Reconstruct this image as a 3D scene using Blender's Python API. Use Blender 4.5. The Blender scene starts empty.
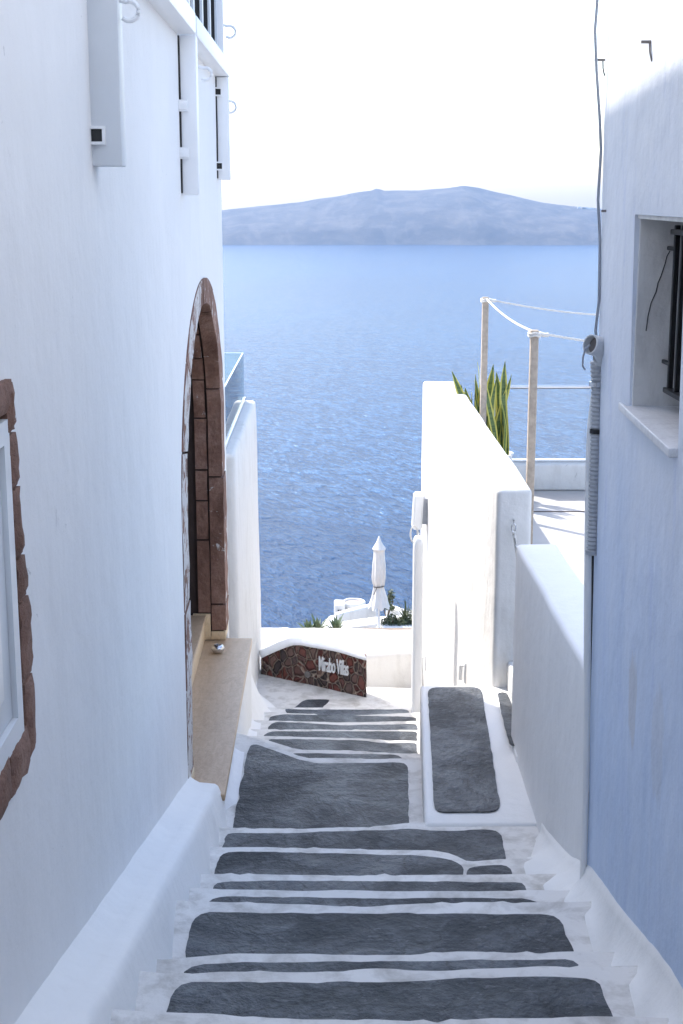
import bpy, bmesh, math, random
from mathutils import Vector, Matrix, noise
from mathutils.geometry import intersect_line_plane

random.seed(7)
R = math.radians
S = bpy.context.scene
C = S.collection

# ------------------------------------------------------------------ camera, sky, sun, exposure
F = 1422.0                      # focal length in pixels (50 mm on a 24 x 36 frame)
PITCH, YAW = R(12.4), R(-0.61)
cam = bpy.data.cameras.new("camera"); cam_o = bpy.data.objects.new("camera", cam); C.objects.link(cam_o)
cam.sensor_fit = 'VERTICAL'; cam.sensor_height = 36; cam.sensor_width = 24; cam.lens = 50
cam.clip_start = .05; cam.clip_end = 120000
cam_o.rotation_euler = (R(90) - PITCH, 0, YAW)
S.camera = cam_o
CM = Matrix.Rotation(YAW, 3, 'Z') @ Matrix.Rotation(R(90) - PITCH, 3, 'X')

SUN_DIR = Vector((-.55, .62, 1.0)).normalized()      # towards the sun: ahead and to the left, high
EL = math.asin(SUN_DIR.z); AZ = math.atan2(SUN_DIR.x, SUN_DIR.y)
W = bpy.data.worlds.new("World"); S.world = W; W.use_nodes = True
wn = W.node_tree.nodes; wl = W.node_tree.links
sky = wn.new('ShaderNodeTexSky'); sky.sky_type = 'NISHITA'; sky.sun_disc = False
sky.sun_elevation = EL; sky.sun_rotation = AZ; sky.altitude = 200; sky.air_density = 1.0; sky.dust_density = 2.3; sky.ozone_density = 1.0
wl.new(sky.outputs[0], wn['Background'].inputs[0]); wn['Background'].inputs[1].default_value = .15
sun = bpy.data.lights.new("sun", 'SUN'); sun_o = bpy.data.objects.new("sun", sun); C.objects.link(sun_o)
sun.energy = 2.0; sun.angle = R(.53); sun.color = (1, .95, .88)
sun_o.rotation_euler = (-SUN_DIR).to_track_quat('-Z', 'Y').to_euler(); sun_o.location = (-20, 20, 40)
S.view_settings.view_transform = 'Standard'; S.view_settings.look = 'None'; S.view_settings.gamma = 1
S.view_settings.exposure = 1.72
S.view_settings.use_curve_mapping = False
S.cycles.max_bounces = 10; S.cycles.diffuse_bounces = 5; S.cycles.volume_bounces = 0
S.cycles.use_denoising = True
S.cycles.sample_clamp_indirect = 8

# ------------------------------------------------------------------ measuring helpers: a pixel of the photo into a point on a plane
def ray(px, py): return CM @ Vector(((px - 341.5) / F, -(py - 512) / F, -1))
def atX(px, py, X): d = ray(px, py); return d * (X / d.x)
def atY(px, py, Y): d = ray(px, py); return d * (Y / d.y)
def atZ(px, py, Z): d = ray(px, py); return d * (Z / d.z)

# ------------------------------------------------------------------ materials
def nt(name):
    m = bpy.data.materials.new(name); m.use_nodes = True
    return m, m.node_tree.nodes, m.node_tree.links, m.node_tree.nodes['Principled BSDF']
def rgb(c): return (c[0], c[1], c[2], 1)
def N(n, typ, **kw):
    x = n.new(typ)
    for k, v in kw.items(): setattr(x, k, v)
    return x
def pos(n, l, scale=(1, 1, 1)):
    g = n.new('ShaderNodeNewGeometry'); mp = n.new('ShaderNodeMapping'); mp.inputs['Scale'].default_value = scale
    l.new(g.outputs['Position'], mp.inputs['Vector']); return mp.outputs[0]
def noi(n, l, vec, scale, detail=6, rough=.55, dist=0):
    x = n.new('ShaderNodeTexNoise'); x.inputs['Scale'].default_value = scale; x.inputs['Detail'].default_value = detail
    x.inputs['Roughness'].default_value = rough; x.inputs['Distortion'].default_value = dist
    l.new(vec, x.inputs['Vector']); return x.outputs['Fac']
def ramp(n, l, fac, stops):
    r = n.new('ShaderNodeValToRGB'); e = r.color_ramp.elements
    while len(e) < len(stops): e.new(.5)
    for el, (p, c) in zip(e, stops):
        el.position = p; el.color = rgb(c) if not isinstance(c, (int, float)) else (c, c, c, 1)
    l.new(fac, r.inputs[0]); return r.outputs[0]
def mixc(n, l, fac, a, b, typ='MIX'):
    m = n.new('ShaderNodeMix'); m.data_type = 'RGBA'; m.blend_type = typ
    for i, v in ((0, fac), (6, a), (7, b)):
        if isinstance(v, (int, float)): m.inputs[i].default_value = v
        elif isinstance(v, tuple): m.inputs[i].default_value = rgb(v)
        else: l.new(v, m.inputs[i])
    return m.outputs[2]
def mathn(n, l, op, a, b=0.0):
    m = n.new('ShaderNodeMath'); m.operation = op
    for i, v in enumerate((a, b)):
        if isinstance(v, (int, float)): m.inputs[i].default_value = v
        else: l.new(v, m.inputs[i])
    return m.outputs[0]
def bump(n, l, b, parts):
    """parts: (height socket, strength, distance)"""
    prev = None
    for h, st, di in parts:
        x = n.new('ShaderNodeBump'); x.inputs['Strength'].default_value = st; x.inputs['Distance'].default_value = di
        l.new(h, x.inputs['Height'])
        if prev: l.new(prev, x.inputs['Normal'])
        prev = x.outputs[0]
    l.new(prev, b.inputs['Normal'])

def plaster(name, base, dirt, dirt_lo=.56, dirt_hi=.8, fine=.35, lumps=.5, rough=.85, streak=.5):
    m, n, l, b = nt(name)
    p = pos(n, l); pv = pos(n, l, (2.6, 2.6, .8))
    a = noi(n, l, p, 1.1, 5, .6); s = noi(n, l, pv, 3.0, 6, .65, .3); f = noi(n, l, p, 60, 4, .6); c2 = noi(n, l, p, 9, 6, .6)
    tone = ramp(n, l, a, [(.3, tuple(x * .955 for x in base)), (.7, base)])
    col = mixc(n, l, mathn(n, l, 'MULTIPLY', ramp(n, l, s, [(dirt_lo, 0.0), (dirt_hi, 1.0)]), streak), tone, dirt)
    spk = ramp(n, l, noi(n, l, p, 34, 3, .7), [(.74, 0.0), (.78, 1.0)])
    col = mixc(n, l, mathn(n, l, 'MULTIPLY', spk, .22), col, tuple(x * .5 for x in dirt))
    chip = mathn(n, l, 'MULTIPLY', ramp(n, l, noi(n, l, p, 13, 7, .75, .8), [(.655, 0.0), (.675, 1.0)]), ramp(n, l, noi(n, l, p, 1.9, 2, .5), [(.52, 0.0), (.60, 1.0)]))
    col = mixc(n, l, mathn(n, l, 'MULTIPLY', chip, .45), col, tuple(x * .62 for x in dirt))
    patch = ramp(n, l, noi(n, l, pos(n, l, (1, 1, .7)), .9, 6, .55, .7), [(.50, 0.0), (.515, 1.0)])
    col = mixc(n, l, mathn(n, l, 'MULTIPLY', patch, .05), col, (.55, .56, .58))
    l.new(col, b.inputs['Base Color']); b.inputs['Roughness'].default_value = rough
    b.inputs['Specular IOR Level'].default_value = .25
    bump(n, l, b, [(c2, lumps, .012), (noi(n, l, p, 2.6, 3, .5), lumps, .05), (f, fine, .0022)])
    return m
def simple(name, base, rough=.5, metal=0, var=.12, scale=14, bmp=.15, dist=.003, spec=.5):
    m, n, l, b = nt(name); p = pos(n, l)
    a = noi(n, l, p, scale, 5, .6)
    l.new(ramp(n, l, a, [(.3, tuple(x * (1 - var) for x in base)), (.7, tuple(min(1, x * (1 + var)) for x in base))]), b.inputs['Base Color'])
    b.inputs['Roughness'].default_value = rough; b.inputs['Metallic'].default_value = metal
    b.inputs['Specular IOR Level'].default_value = spec
    bump(n, l, b, [(noi(n, l, p, scale * 4, 4, .6), bmp, dist)])
    return m

M = {}
M['white'] = plaster('white_limewash', (.79, .785, .77), (.62, .60, .57), .60, .85, streak=.35)
M['white_left'] = plaster('white_painted_render', (.77, .77, .77), (.58, .59, .61), .54, .78, fine=.3, lumps=.34, streak=.22)
M['white_sun'] = plaster('toned_down_sunlit_white', (.70, .69, .67), (.50, .48, .45), .50, .74, fine=.5, lumps=.6, streak=.55)  # white darkened in its colour for the sunlit walls, against clipping
M['rim'] = plaster('worn_white_step_paint', (.70, .685, .66), (.36, .34, .31), .46, .68, fine=.8, lumps=.45, streak=.75)

def blue_wall():
    m, n, l, b = nt('pale_blue_limewash')
    g = n.new('ShaderNodeNewGeometry'); sx = n.new('ShaderNodeSeparateXYZ'); l.new(g.outputs['Position'], sx.inputs[0])
    p = pos(n, l); pv = pos(n, l, (2.2, 2.2, .8))
    wv = noi(n, l, p, 1.6, 4, .6)
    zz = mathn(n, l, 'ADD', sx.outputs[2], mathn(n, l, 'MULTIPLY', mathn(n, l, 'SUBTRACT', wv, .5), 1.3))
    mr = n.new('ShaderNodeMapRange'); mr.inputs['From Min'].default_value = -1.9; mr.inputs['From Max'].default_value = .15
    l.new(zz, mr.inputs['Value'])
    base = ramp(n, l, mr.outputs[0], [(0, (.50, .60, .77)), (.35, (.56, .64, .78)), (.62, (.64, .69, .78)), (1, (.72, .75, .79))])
    st = ramp(n, l, noi(n, l, pv, 2.4, 6, .7, .4), [(.42, 0.0), (.72, 1.0)])
    base = mixc(n, l, mathn(n, l, 'MULTIPLY', st, .22), base, (.72, .75, .82))
    st2 = ramp(n, l, noi(n, l, pos(n, l, (3, 3, 1.0)), 1.7, 7, .7, .6), [(.56, 0.0), (.7, 1.0)])
    base = mixc(n, l, mathn(n, l, 'MULTIPLY', st2, .35), base, (.40, .48, .72))
    # bare grey plaster patches where the blue wash has worn away
    def blob(cy, cz, ry, rz):
        yy = mathn(n, l, 'DIVIDE', mathn(n, l, 'SUBTRACT', sx.outputs[1], cy), ry)
        z2 = mathn(n, l, 'DIVIDE', mathn(n, l, 'SUBTRACT', sx.outputs[2], cz), rz)
        d = mathn(n, l, 'ADD', mathn(n, l, 'MULTIPLY', yy, yy), mathn(n, l, 'MULTIPLY', z2, z2))
        nn = noi(n, l, pos(n, l, (2, 2, 1.0)), 7, 6, .7)
        d = mathn(n, l, 'ADD', d, mathn(n, l, 'MULTIPLY', mathn(n, l, 'SUBTRACT', nn, .5), 2.6))
        return ramp(n, l, d, [(.55, 1.0), (1.0, 0.0)])
    c1 = atX(643, 700, .985); c2 = atX(668, 745, .96)
    for c, ry, rz, amt in ((c1, .085, .17, .42), (c2, .10, .2, .22)):
        base = mixc(n, l, mathn(n, l, 'MULTIPLY', blob(c.y, c.z, ry, rz), amt), base, (.50, .48, .47))
    spk = ramp(n, l, noi(n, l, p, 22, 4, .7), [(.70, 0.0), (.76, 1.0)])
    base = mixc(n, l, mathn(n, l, 'MULTIPLY', spk, .22), base, (.30, .33, .42))
    l.new(base, b.inputs['Base Color']); b.inputs['Roughness'].default_value = .85; b.inputs['Specular IOR Level'].default_value = .2
    bump(n, l, b, [(noi(n, l, p, 7, 6, .6), .6, .014), (noi(n, l, p, 2.2, 3), .6, .05), (noi(n, l, p, 60, 4, .6), .5, .002)])
    return m
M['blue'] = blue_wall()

def tread_paint():
    m, n, l, b = nt('grey_step_paint'); p = pos(n, l)
    a = noi(n, l, p, 2.1, 5, .6, .5); c = noi(n, l, p, 9, 7, .68, .4); f = noi(n, l, p, 38, 6, .7); g = noi(n, l, p, 110, 3, .6)
    col = ramp(n, l, a, [(.40, (.018, .022, .029)), (.5, (.033, .039, .049)), (.58, (.066, .076, .092))])  # blotchy tone; its lighter areas imitate wet-looking reflections
    worn = ramp(n, l, c, [(.48, 0.0), (.62, 1.0)])
    col = mixc(n, l, mathn(n, l, 'MULTIPLY', worn, .45), col, (.105, .120, .140))
    scr = ramp(n, l, noi(n, l, pos(n, l, (4, 9, 4)), 3, 7, .75, 1.6), [(.57, 0.0), (.63, 1.0)])
    col = mixc(n, l, mathn(n, l, 'MULTIPLY', scr, .35), col, (.22, .23, .25))
    dk = ramp(n, l, f, [(.40, 1.0), (.50, 0.0)])
    col = mixc(n, l, mathn(n, l, 'MULTIPLY', dk, .6), col, (.016, .019, .024))
    dv = n.new('ShaderNodeTexNoise'); dv.inputs['Scale'].default_value = 3.5; dv.inputs['Detail'].default_value = 6; l.new(p, dv.inputs['Vector'])
    vm = n.new('ShaderNodeVectorMath'); vm.operation = 'MULTIPLY_ADD'; l.new(dv.outputs['Color'], vm.inputs[0]); vm.inputs[1].default_value = (.35, .35, .35); l.new(p, vm.inputs[2])
    vo = n.new('ShaderNodeTexVoronoi'); vo.feature = 'DISTANCE_TO_EDGE'; vo.inputs['Scale'].default_value = 1.7; l.new(vm.outputs[0], vo.inputs['Vector'])
    crk = ramp(n, l, vo.outputs['Distance'], [(.0, 1.0), (.012, 0.0)])
    col = mixc(n, l, mathn(n, l, 'MULTIPLY', crk, .7), col, (.010, .012, .015))
    l.new(col, b.inputs['Base Color'])
    l.new(ramp(n, l, a, [(.38, .60), (.60, .42)]), b.inputs['Roughness']); b.inputs['Specular IOR Level'].default_value = .36
    bump(n, l, b, [(a, 1, .04), (c, .9, .022), (f, .9, .007), (g, .5, .002)])
    return m
M['tread'] = tread_paint()
M['terrace'] = simple('terrace_screed', (.40, .39, .38), .7, var=.05, scale=3)

def stone_brown(name, arch):
    m, n, l, b = nt(name); p = pos(n, l)
    g = n.new('ShaderNodeNewGeometry'); sx = n.new('ShaderNodeSeparateXYZ'); l.new(g.outputs['Normal'], sx.inputs[0])
    sp = n.new('ShaderNodeSeparateXYZ'); l.new(g.outputs['Position'], sp.inputs[0])
    a = noi(n, l, p, 3.5, 6, .65); f = noi(n, l, p, 42, 6, .7)
    col = ramp(n, l, a, [(.34, (.15, .078, .055)), (.5, (.235, .13, .095)), (.68, (.34, .21, .165))])
    col = mixc(n, l, mathn(n, l, 'MULTIPLY', ramp(n, l, f, [(.45, 0.0), (.7, 1.0)]), .4), col, (.13, .07, .055))
    k = mathn(n, l, 'ADD', noi(n, l, p, 9, 6, .75, .4), mathn(n, l, 'MULTIPLY', mathn(n, l, 'MAXIMUM', sx.outputs[0], 0.0), .06))
    if arch:   # the street face of the near half has been limewashed over with the wall
        nearm = mathn(n, l, 'MULTIPLY', mathn(n, l, 'GREATER_THAN', sx.outputs[0], .45), mathn(n, l, 'LESS_THAN', sp.outputs[1], 8.2))
        k = mathn(n, l, 'ADD', k, mathn(n, l, 'MULTIPLY', nearm, .13))
    wash = ramp(n, l, k, [(.64, 0.0), (.69, 1.0)] if arch else [(.74, 0.0), (.78, 1.0)])
    col = mixc(n, l, mathn(n, l, 'MULTIPLY', wash, .85), col, (.66, .65, .64))
    l.new(col, b.inputs['Base Color']); b.inputs['Roughness'].default_value = .9
    bump(n, l, b, [(f, 1, .012), (noi(n, l, p, 9, 5), .9, .03)])
    return m
M['stone'] = stone_brown('brown_red_stone', True)
M['stone_clean'] = stone_brown('rough_brown_stone', False)
M['mortar'] = simple('dark_mortar', (.05, .034, .03), .95, bmp=.6)

def rubble():
    m, n, l, b = nt('volcanic_rubble_masonry'); p = pos(n, l, (1, 1, .78))
    dn = n.new('ShaderNodeTexNoise'); dn.inputs['Scale'].default_value = 7; l.new(p, dn.inputs['Vector'])
    vm = n.new('ShaderNodeVectorMath'); vm.operation = 'MULTIPLY_ADD'; l.new(dn.outputs['Color'], vm.inputs[0])
    vm.inputs[1].default_value = (.08, .08, .08); l.new(p, vm.inputs[2])
    v = n.new('ShaderNodeTexVoronoi'); v.feature = 'DISTANCE_TO_EDGE'; v.inputs['Scale'].default_value = 14; l.new(vm.outputs[0], v.inputs['Vector'])
    vc = n.new('ShaderNodeTexVoronoi'); vc.inputs['Scale'].default_value = 14; l.new(vm.outputs[0], vc.inputs['Vector'])
    sc = n.new('ShaderNodeSeparateColor'); l.new(vc.outputs['Color'], sc.inputs[0])
    stone = ramp(n, l, sc.outputs[0], [(.0, (.06, .045, .045)), (.3, (.13, .085, .075)), (.5, (.19, .055, .04)), (.75, (.12, .035, .03)), (.9, (.17, .11, .09)), (1, (.24, .13, .10))])
    stone = mixc(n, l, mathn(n, l, 'MULTIPLY', ramp(n, l, noi(n, l, p, 50, 5), [(.4, 0.0), (.7, 1.0)]), .5), stone, (.07, .045, .04))
    edge = ramp(n, l, v.outputs['Distance'], [(.025, 1.0), (.085, 0.0)])
    edge = mathn(n, l, 'MULTIPLY', edge, ramp(n, l, noi(n, l, p, 30, 5, .7), [(.3, .35), (.6, 1.0)]))
    col = mixc(n, l, edge, stone, (.46, .36, .29))
    l.new(col, b.inputs['Base Color']); b.inputs['Roughness'].default_value = .9
    bump(n, l, b, [(ramp(n, l, v.outputs['Distance'], [(.0, 0.0), (.2, 1.0)]), 1, .05), (noi(n, l, p, 60, 5), .5, .004)])
    return m
M['rubble'] = rubble()

def marble(name, c1, c2, vein):
    m, n, l, b = nt(name); p = pos(n, l)
    a = noi(n, l, pos(n, l, (14, 3.0, 3)), 2, 7, .7, .8)
    col = ramp(n, l, a, [(.3, c1), (.65, c2)])
    vn = ramp(n, l, noi(n, l, p, 5, 8, .7, 1.5), [(.47, 0.0), (.5, 1.0), (.53, 0.0)])
    col = mixc(n, l, mathn(n, l, 'MULTIPLY', vn, .3), col, vein)
    col = mixc(n, l, mathn(n, l, 'MULTIPLY', ramp(n, l, noi(n, l, p, 70, 4), [(.55, 0.0), (.7, 1.0)]), .25), col, tuple(x * .6 for x in c1))
    l.new(col, b.inputs['Base Color']); b.inputs['Roughness'].default_value = .45
    bump(n, l, b, [(noi(n, l, p, 40, 4), .15, .002)])
    return m
M['tan'] = marble('tan_marble', (.43, .30, .185), (.54, .40, .27), (.27, .19, .12))
M['cream'] = marble('cream_marble', (.62, .48, .30), (.70, .56, .38), (.40, .30, .2))
M['sill'] = marble('grey_white_marble', (.60, .61, .63), (.70, .71, .73), (.32, .33, .36))
M['paint_white'] = simple('white_gloss_paint', (.80, .81, .82), .38, var=.03, bmp=.05, scale=4)
M['paint_grey'] = simple('pale_grey_paint', (.66, .69, .72), .42, var=.04, bmp=.05, scale=4)
M['dark_wood'] = simple('dark_brown_wood', (.028, .018, .015), .5, scale=20)
M['black'] = simple('black_plastic', (.012, .012, .013), .45)
M['bars'] = simple('black_iron', (.02, .02, .022), .45, .3, bmp=.3)
M['conduit'] = simple('grey_conduit_plastic', (.42, .43, .45), .5, var=.06)
M['pvc'] = simple('weathered_pvc', (.58, .59, .60), .5, var=.08, scale=20)
M['cable'] = simple('dusty_grey_cable', (.30, .32, .36), .6)
M['steel'] = simple('stainless_steel', (.62, .63, .65), .22, 1.0, var=.04, bmp=.03)
M['rusty'] = simple('rusted_iron', (.20, .18, .17), .8, .2, bmp=.5)
M['pole_wood'] = simple('bleached_timber', (.42, .35, .28), .8, var=.18, scale=30, bmp=.5)
M['rope'] = simple('white_rope', (.72, .70, .66), .85, bmp=.6, scale=120)
M['canvas'] = simple('cream_canvas', (.80, .76, .70), .9, var=.05, scale=8, bmp=.3)
M['dark_tie'] = simple('dark_strap', (.12, .11, .10), .8)
M['terracotta'] = simple('soil', (.20, .15, .11), .95, bmp=.8)
M['tan_inside'] = simple('tan_basin_fill', (.45, .37, .29), .9)
M['curtain'] = simple('beige_curtain', (.70, .69, .65), .9, var=.06)
M['bare'] = plaster('bare_grey_plaster', (.76, .75, .73), (.40, .38, .37), .45, .7, fine=.8, lumps=.6, streak=.6)

def leaf(name, c1, c2, edge=None):
    m, n, l, b = nt(name); p = pos(n, l, (1, 1, 1))
    a = noi(n, l, pos(n, l, (1, 1, 9)), 6, 4, .6)
    col = ramp(n, l, a, [(.35, c1), (.6, c2)])
    if edge:
        at = n.new('ShaderNodeUVMap'); sx = n.new('ShaderNodeSeparateXYZ'); l.new(at.outputs[0], sx.inputs[0])
        e = ramp(n, l, mathn(n, l, 'ABSOLUTE', mathn(n, l, 'SUBTRACT', sx.outputs[0], .5)), [(.24, 0.0), (.30, 1.0)])
        col = mixc(n, l, e, col, edge)
    l.new(col, b.inputs['Base Color']); b.inputs['Roughness'].default_value = .45
    try: b.inputs['Subsurface Weight'].default_value = 0
    except KeyError: pass
    return m
M['snake'] = leaf('snake_plant_leaf', (.04, .085, .02), (.11, .17, .05), (.50, .46, .09))
M['agave'] = leaf('agave_leaf', (.09, .13, .075), (.16, .21, .12))
M['shrub'] = leaf('shrub_leaf', (.035, .05, .02), (.09, .11, .045))
M['twig'] = simple('twig', (.12, .09, .06), .9)

def glass(name, tint, alpha):
    m, n, l, b = nt(name)
    out = n['Material Output']
    tr = n.new('ShaderNodeBsdfTransparent'); tr.inputs[0].default_value = rgb(tint)
    gl = n.new('ShaderNodeBsdfGlossy'); gl.inputs['Roughness'].default_value = .02
    fr = n.new('ShaderNodeFresnel'); fr.inputs[0].default_value = 1.5
    mx = n.new('ShaderNodeMixShader'); l.new(mathn(n, l, 'ADD', fr.outputs[0], alpha), mx.inputs[0])
    l.new(tr.outputs[0], mx.inputs[1]); l.new(gl.outputs[0], mx.inputs[2]); l.new(mx.outputs[0], out.inputs[0])
    return m
M['glass'] = glass('tinted_balustrade_glass', (.84, .94, .95), .0)
M['glass_edge'] = simple('glass_edge', (.42, .55, .56), .2, var=.02)
M['pane'] = simple('window_pane', (.05, .055, .06), .05, var=.02, bmp=0.0, spec=.9)
M['clear'] = simple('curtained_window_glass', (.40, .44, .43), .08, var=.03, bmp=0.0, spec=.6)

def sea_mat():
    m, n, l, b = nt('sea_water')
    p = pos(n, l)
    g = n.new('ShaderNodeNewGeometry')
    def rp(rot, sc):
        mr_ = n.new('ShaderNodeMapping'); mr_.inputs['Rotation'].default_value = (0, 0, R(rot)); l.new(g.outputs['Position'], mr_.inputs['Vector'])
        mp = n.new('ShaderNodeMapping'); mp.inputs['Scale'].default_value = sc
        l.new(mr_.outputs[0], mp.inputs['Vector']); return mp.outputs[0]
    big = noi(n, l, rp(14, (1, .55, 1)), .0016, 4, .55, .8)
    calm = ramp(n, l, big, [(.44, 0.0), (.52, 1.0)])
    w1 = noi(n, l, rp(-21, (1, .33, 1)), .26, 5, .6, .5)      # wind waves, crests running obliquely
    w2 = noi(n, l, rp(-26, (1, .4, 1)), .07, 5, .6, .4)
    w3 = noi(n, l, rp(-15, (1, .4, 1)), .8, 4, .6, .4)
    sxp = n.new('ShaderNodeSeparateXYZ'); l.new(g.outputs['Position'], sxp.inputs[0])
    edge_ = mathn(n, l, 'ADD', sxp.outputs[1], mathn(n, l, 'ADD', mathn(n, l, 'MULTIPLY', sxp.outputs[0], .9), mathn(n, l, 'MULTIPLY', mathn(n, l, 'SUBTRACT', noi(n, l, rp(10, (1, 1, 1)), .006, 4, .6), .5), 420)))
    ruf = n.new('ShaderNodeMapRange'); ruf.inputs['From Min'].default_value = 880; ruf.inputs['From Max'].default_value = 960; l.new(edge_, ruf.inputs['Value'])   # the gusty water begins here
    ruf2 = n.new('ShaderNodeMapRange'); ruf2.inputs['From Min'].default_value = 3200; ruf2.inputs['From Max'].default_value = 1100; l.new(edge_, ruf2.inputs['Value'])
    gust = mathn(n, l, 'MULTIPLY', ruf.outputs[0], ruf2.outputs[0])
    col = ramp(n, l, big, [(.42, (.001, .034, .108)), (.58, (.001, .042, .126))])
    ww = mathn(n, l, 'ADD', mathn(n, l, 'MULTIPLY', w1, .62), mathn(n, l, 'MULTIPLY', w2, .38))
    crest_ = ramp(n, l, ww, [(.46, 0.0), (.58, 1.0)])  # light on the wave streaks, put into the colour beside the bump
    col = mixc(n, l, mathn(n, l, 'MULTIPLY', crest_, mathn(n, l, 'ADD', mathn(n, l, 'MULTIPLY', gust, .42), .22)), col, (.05, .16, .34))
    foam_glint = ramp(n, l, mathn(n, l, 'ADD', mathn(n, l, 'MULTIPLY', w1, .6), mathn(n, l, 'MULTIPLY', w3, .4)), [(.61, 0.0), (.66, 1.0)])  # whitecap flecks, doubling as sun glints painted into the colour
    col = mixc(n, l, mathn(n, l, 'MULTIPLY', foam_glint, mathn(n, l, 'ADD', mathn(n, l, 'MULTIPLY', gust, .34), .10)), col, (.50, .62, .76))
    l.new(col, b.inputs['Base Color']); b.inputs['Specular IOR Level'].default_value = .16
    r = mathn(n, l, 'ADD', mathn(n, l, 'MULTIPLY', gust, .06), .16)
    l.new(r, b.inputs['Roughness']); b.inputs['IOR'].default_value = 1.33
    bump(n, l, b, [(w2, .7, 10.0), (w1, 1, 4.5), (w3, .6, .8)])
    return m
M['sea'] = sea_mat()

def island_mat():
    m, n, l, b = nt('island_rock'); p = pos(n, l)
    g = n.new('ShaderNodeNewGeometry'); sx = n.new('ShaderNodeSeparateXYZ'); l.new(g.outputs['Position'], sx.inputs[0])
    a = noi(n, l, pos(n, l, (1, 1, 2.2)), .006, 8, .65, .6)
    col = ramp(n, l, a, [(.38, (.035, .032, .030)), (.5, (.055, .048, .042)), (.62, (.095, .082, .068))])
    gl = ramp(n, l, noi(n, l, pos(n, l, (2.4, .8, .55)), .0075, 6, .6, .4), [(.53, 0.0), (.62, 1.0)])
    col = mixc(n, l, mathn(n, l, 'MULTIPLY', gl, .28), col, (.17, .15, .13))
    l.new(col, b.inputs['Base Color']); b.inputs['Roughness'].default_value = .95
    bump(n, l, b, [(noi(n, l, p, .012, 8, .65), .5, 22)])
    return m
M['island'] = island_mat()
M['cliff'] = simple('dry_cliff_earth', (.20, .15, .11), .95, var=.3, scale=.6, bmp=.8, dist=.3)

# ------------------------------------------------------------------ mesh helpers
def smooth(me, ang=.6):
    for p in me.polygons: p.use_smooth = True
    try: me.set_sharp_from_angle(angle=ang)
    except Exception: pass
def finish(name, bm, mat, parent=None, origin=None, ang=.6, flat=False):
    """link a bmesh (world coordinates) as one object; origin = base point for a top-level thing"""
    bmesh.ops.recalc_face_normals(bm, faces=bm.faces[:])
    me = bpy.data.meshes.new(name); bm.to_mesh(me); bm.free()
    o = bpy.data.objects.new(name, me); C.objects.link(o)
    for x in (mat if isinstance(mat, (list, tuple)) else [mat]): me.materials.append(M[x] if isinstance(x, str) else x)
    if not flat: smooth(me, ang)
    if parent is not None:
        o.parent = parent
        base = Vector((0, 0, 0)); q = parent
        while q: base += q.location; q = q.parent
        vs = [v.co for v in me.vertices]
        me.transform(Matrix.Translation(-base))
    else:
        if origin is None:
            xs = [v.co for v in me.vertices]
            origin = Vector(((min(v.x for v in xs) + max(v.x for v in xs)) / 2, (min(v.y for v in xs) + max(v.y for v in xs)) / 2, min(v.z for v in xs)))
        origin = Vector(origin); me.transform(Matrix.Translation(-origin)); o.location = origin
    return o
def tag(o, label=None, cat=None, group=None, kind=None):
    if label: o['label'] = label
    if cat: o['category'] = cat
    if group: o['group'] = group
    if kind: o['kind'] = kind
    return o
def thing(name, label, cat, loc, group=None):
    o = bpy.data.objects.new(name, None); C.objects.link(o); o.location = loc; o.empty_display_size = .2
    return tag(o, label, cat, group)
def relabel(o, label): o['label'] = label; return o

def box(bm, x0, x1, y0, y1, z0, z1, mat=0):
    v = [bm.verts.new(p) for p in ((x0, y0, z0), (x1, y0, z0), (x1, y1, z0), (x0, y1, z0), (x0, y0, z1), (x1, y0, z1), (x1, y1, z1), (x0, y1, z1))]
    fs = []
    for f in ((0, 3, 2, 1), (4, 5, 6, 7), (0, 1, 5, 4), (1, 2, 6, 5), (2, 3, 7, 6), (3, 0, 4, 7)):
        fc = bm.faces.new([v[i] for i in f]); fc.material_index = mat; fs.append(fc)
    return v, fs
def bx(x0, x1, y0, y1, z0, z1, bev=0, seg=2):
    bm = bmesh.new(); box(bm, x0, x1, y0, y1, z0, z1)
    if bev: bmesh.ops.bevel(bm, geom=bm.edges[:], offset=bev, segments=seg, profile=.5, affect='EDGES')
    return bm
def prism(foot, z0, z1, bev=0.0, seg=3, cell=None, wob=0.0, wscale=1.6, seed=0, only_top=False):
    """vertical prism over a footprint; z1 a number or a list of one height per corner"""
    bm = bmesh.new(); k = len(foot)
    tops = z1 if isinstance(z1, (list, tuple)) else [z1] * k
    lo = [bm.verts.new((x, y, z0)) for x, y in foot]; hi = [bm.verts.new((x, y, t)) for (x, y), t in zip(foot, tops)]
    bm.faces.new(lo[::-1]); bm.faces.new(hi)
    for i in range(k): bm.faces.new((lo[i], lo[(i + 1) % k], hi[(i + 1) % k], hi[i]))
    bmesh.ops.recalc_face_normals(bm, faces=bm.faces[:])
    soften(bm, bev, seg, cell, wob, wscale, seed, only_top, z0)
    return bm
def soften(bm, bev, seg=3, cell=None, wob=0.0, wscale=1.6, seed=0, only_top=False, z0=None):
    if cell:
        cs = [v.co.copy() for v in bm.verts]
        for ax in range(3):
            a, b_ = min(c[ax] for c in cs), max(c[ax] for c in cs)
            nn = min(60, int((b_ - a) / cell))
            for i in range(1, nn):
                co = Vector((0, 0, 0)); co[ax] = a + (b_ - a) * i / nn; no = Vector((0, 0, 0)); no[ax] = 1
                bmesh.ops.bisect_plane(bm, geom=bm.verts[:] + bm.edges[:] + bm.faces[:], plane_co=co, plane_no=no, dist=1e-5)
    if bev:
        es = [e for e in bm.edges if len(e.link_faces) == 2 and e.calc_face_angle(0) > .5]
        if only_top: es = [e for e in es if min(e.verts[0].co.z, e.verts[1].co.z) > z0 + .01 ]
        bmesh.ops.bevel(bm, geom=es, offset=bev, segments=seg, profile=.5, affect='EDGES', clamp_overlap=True)
    if wob: wobble(bm, wob, wscale, seed)
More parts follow.
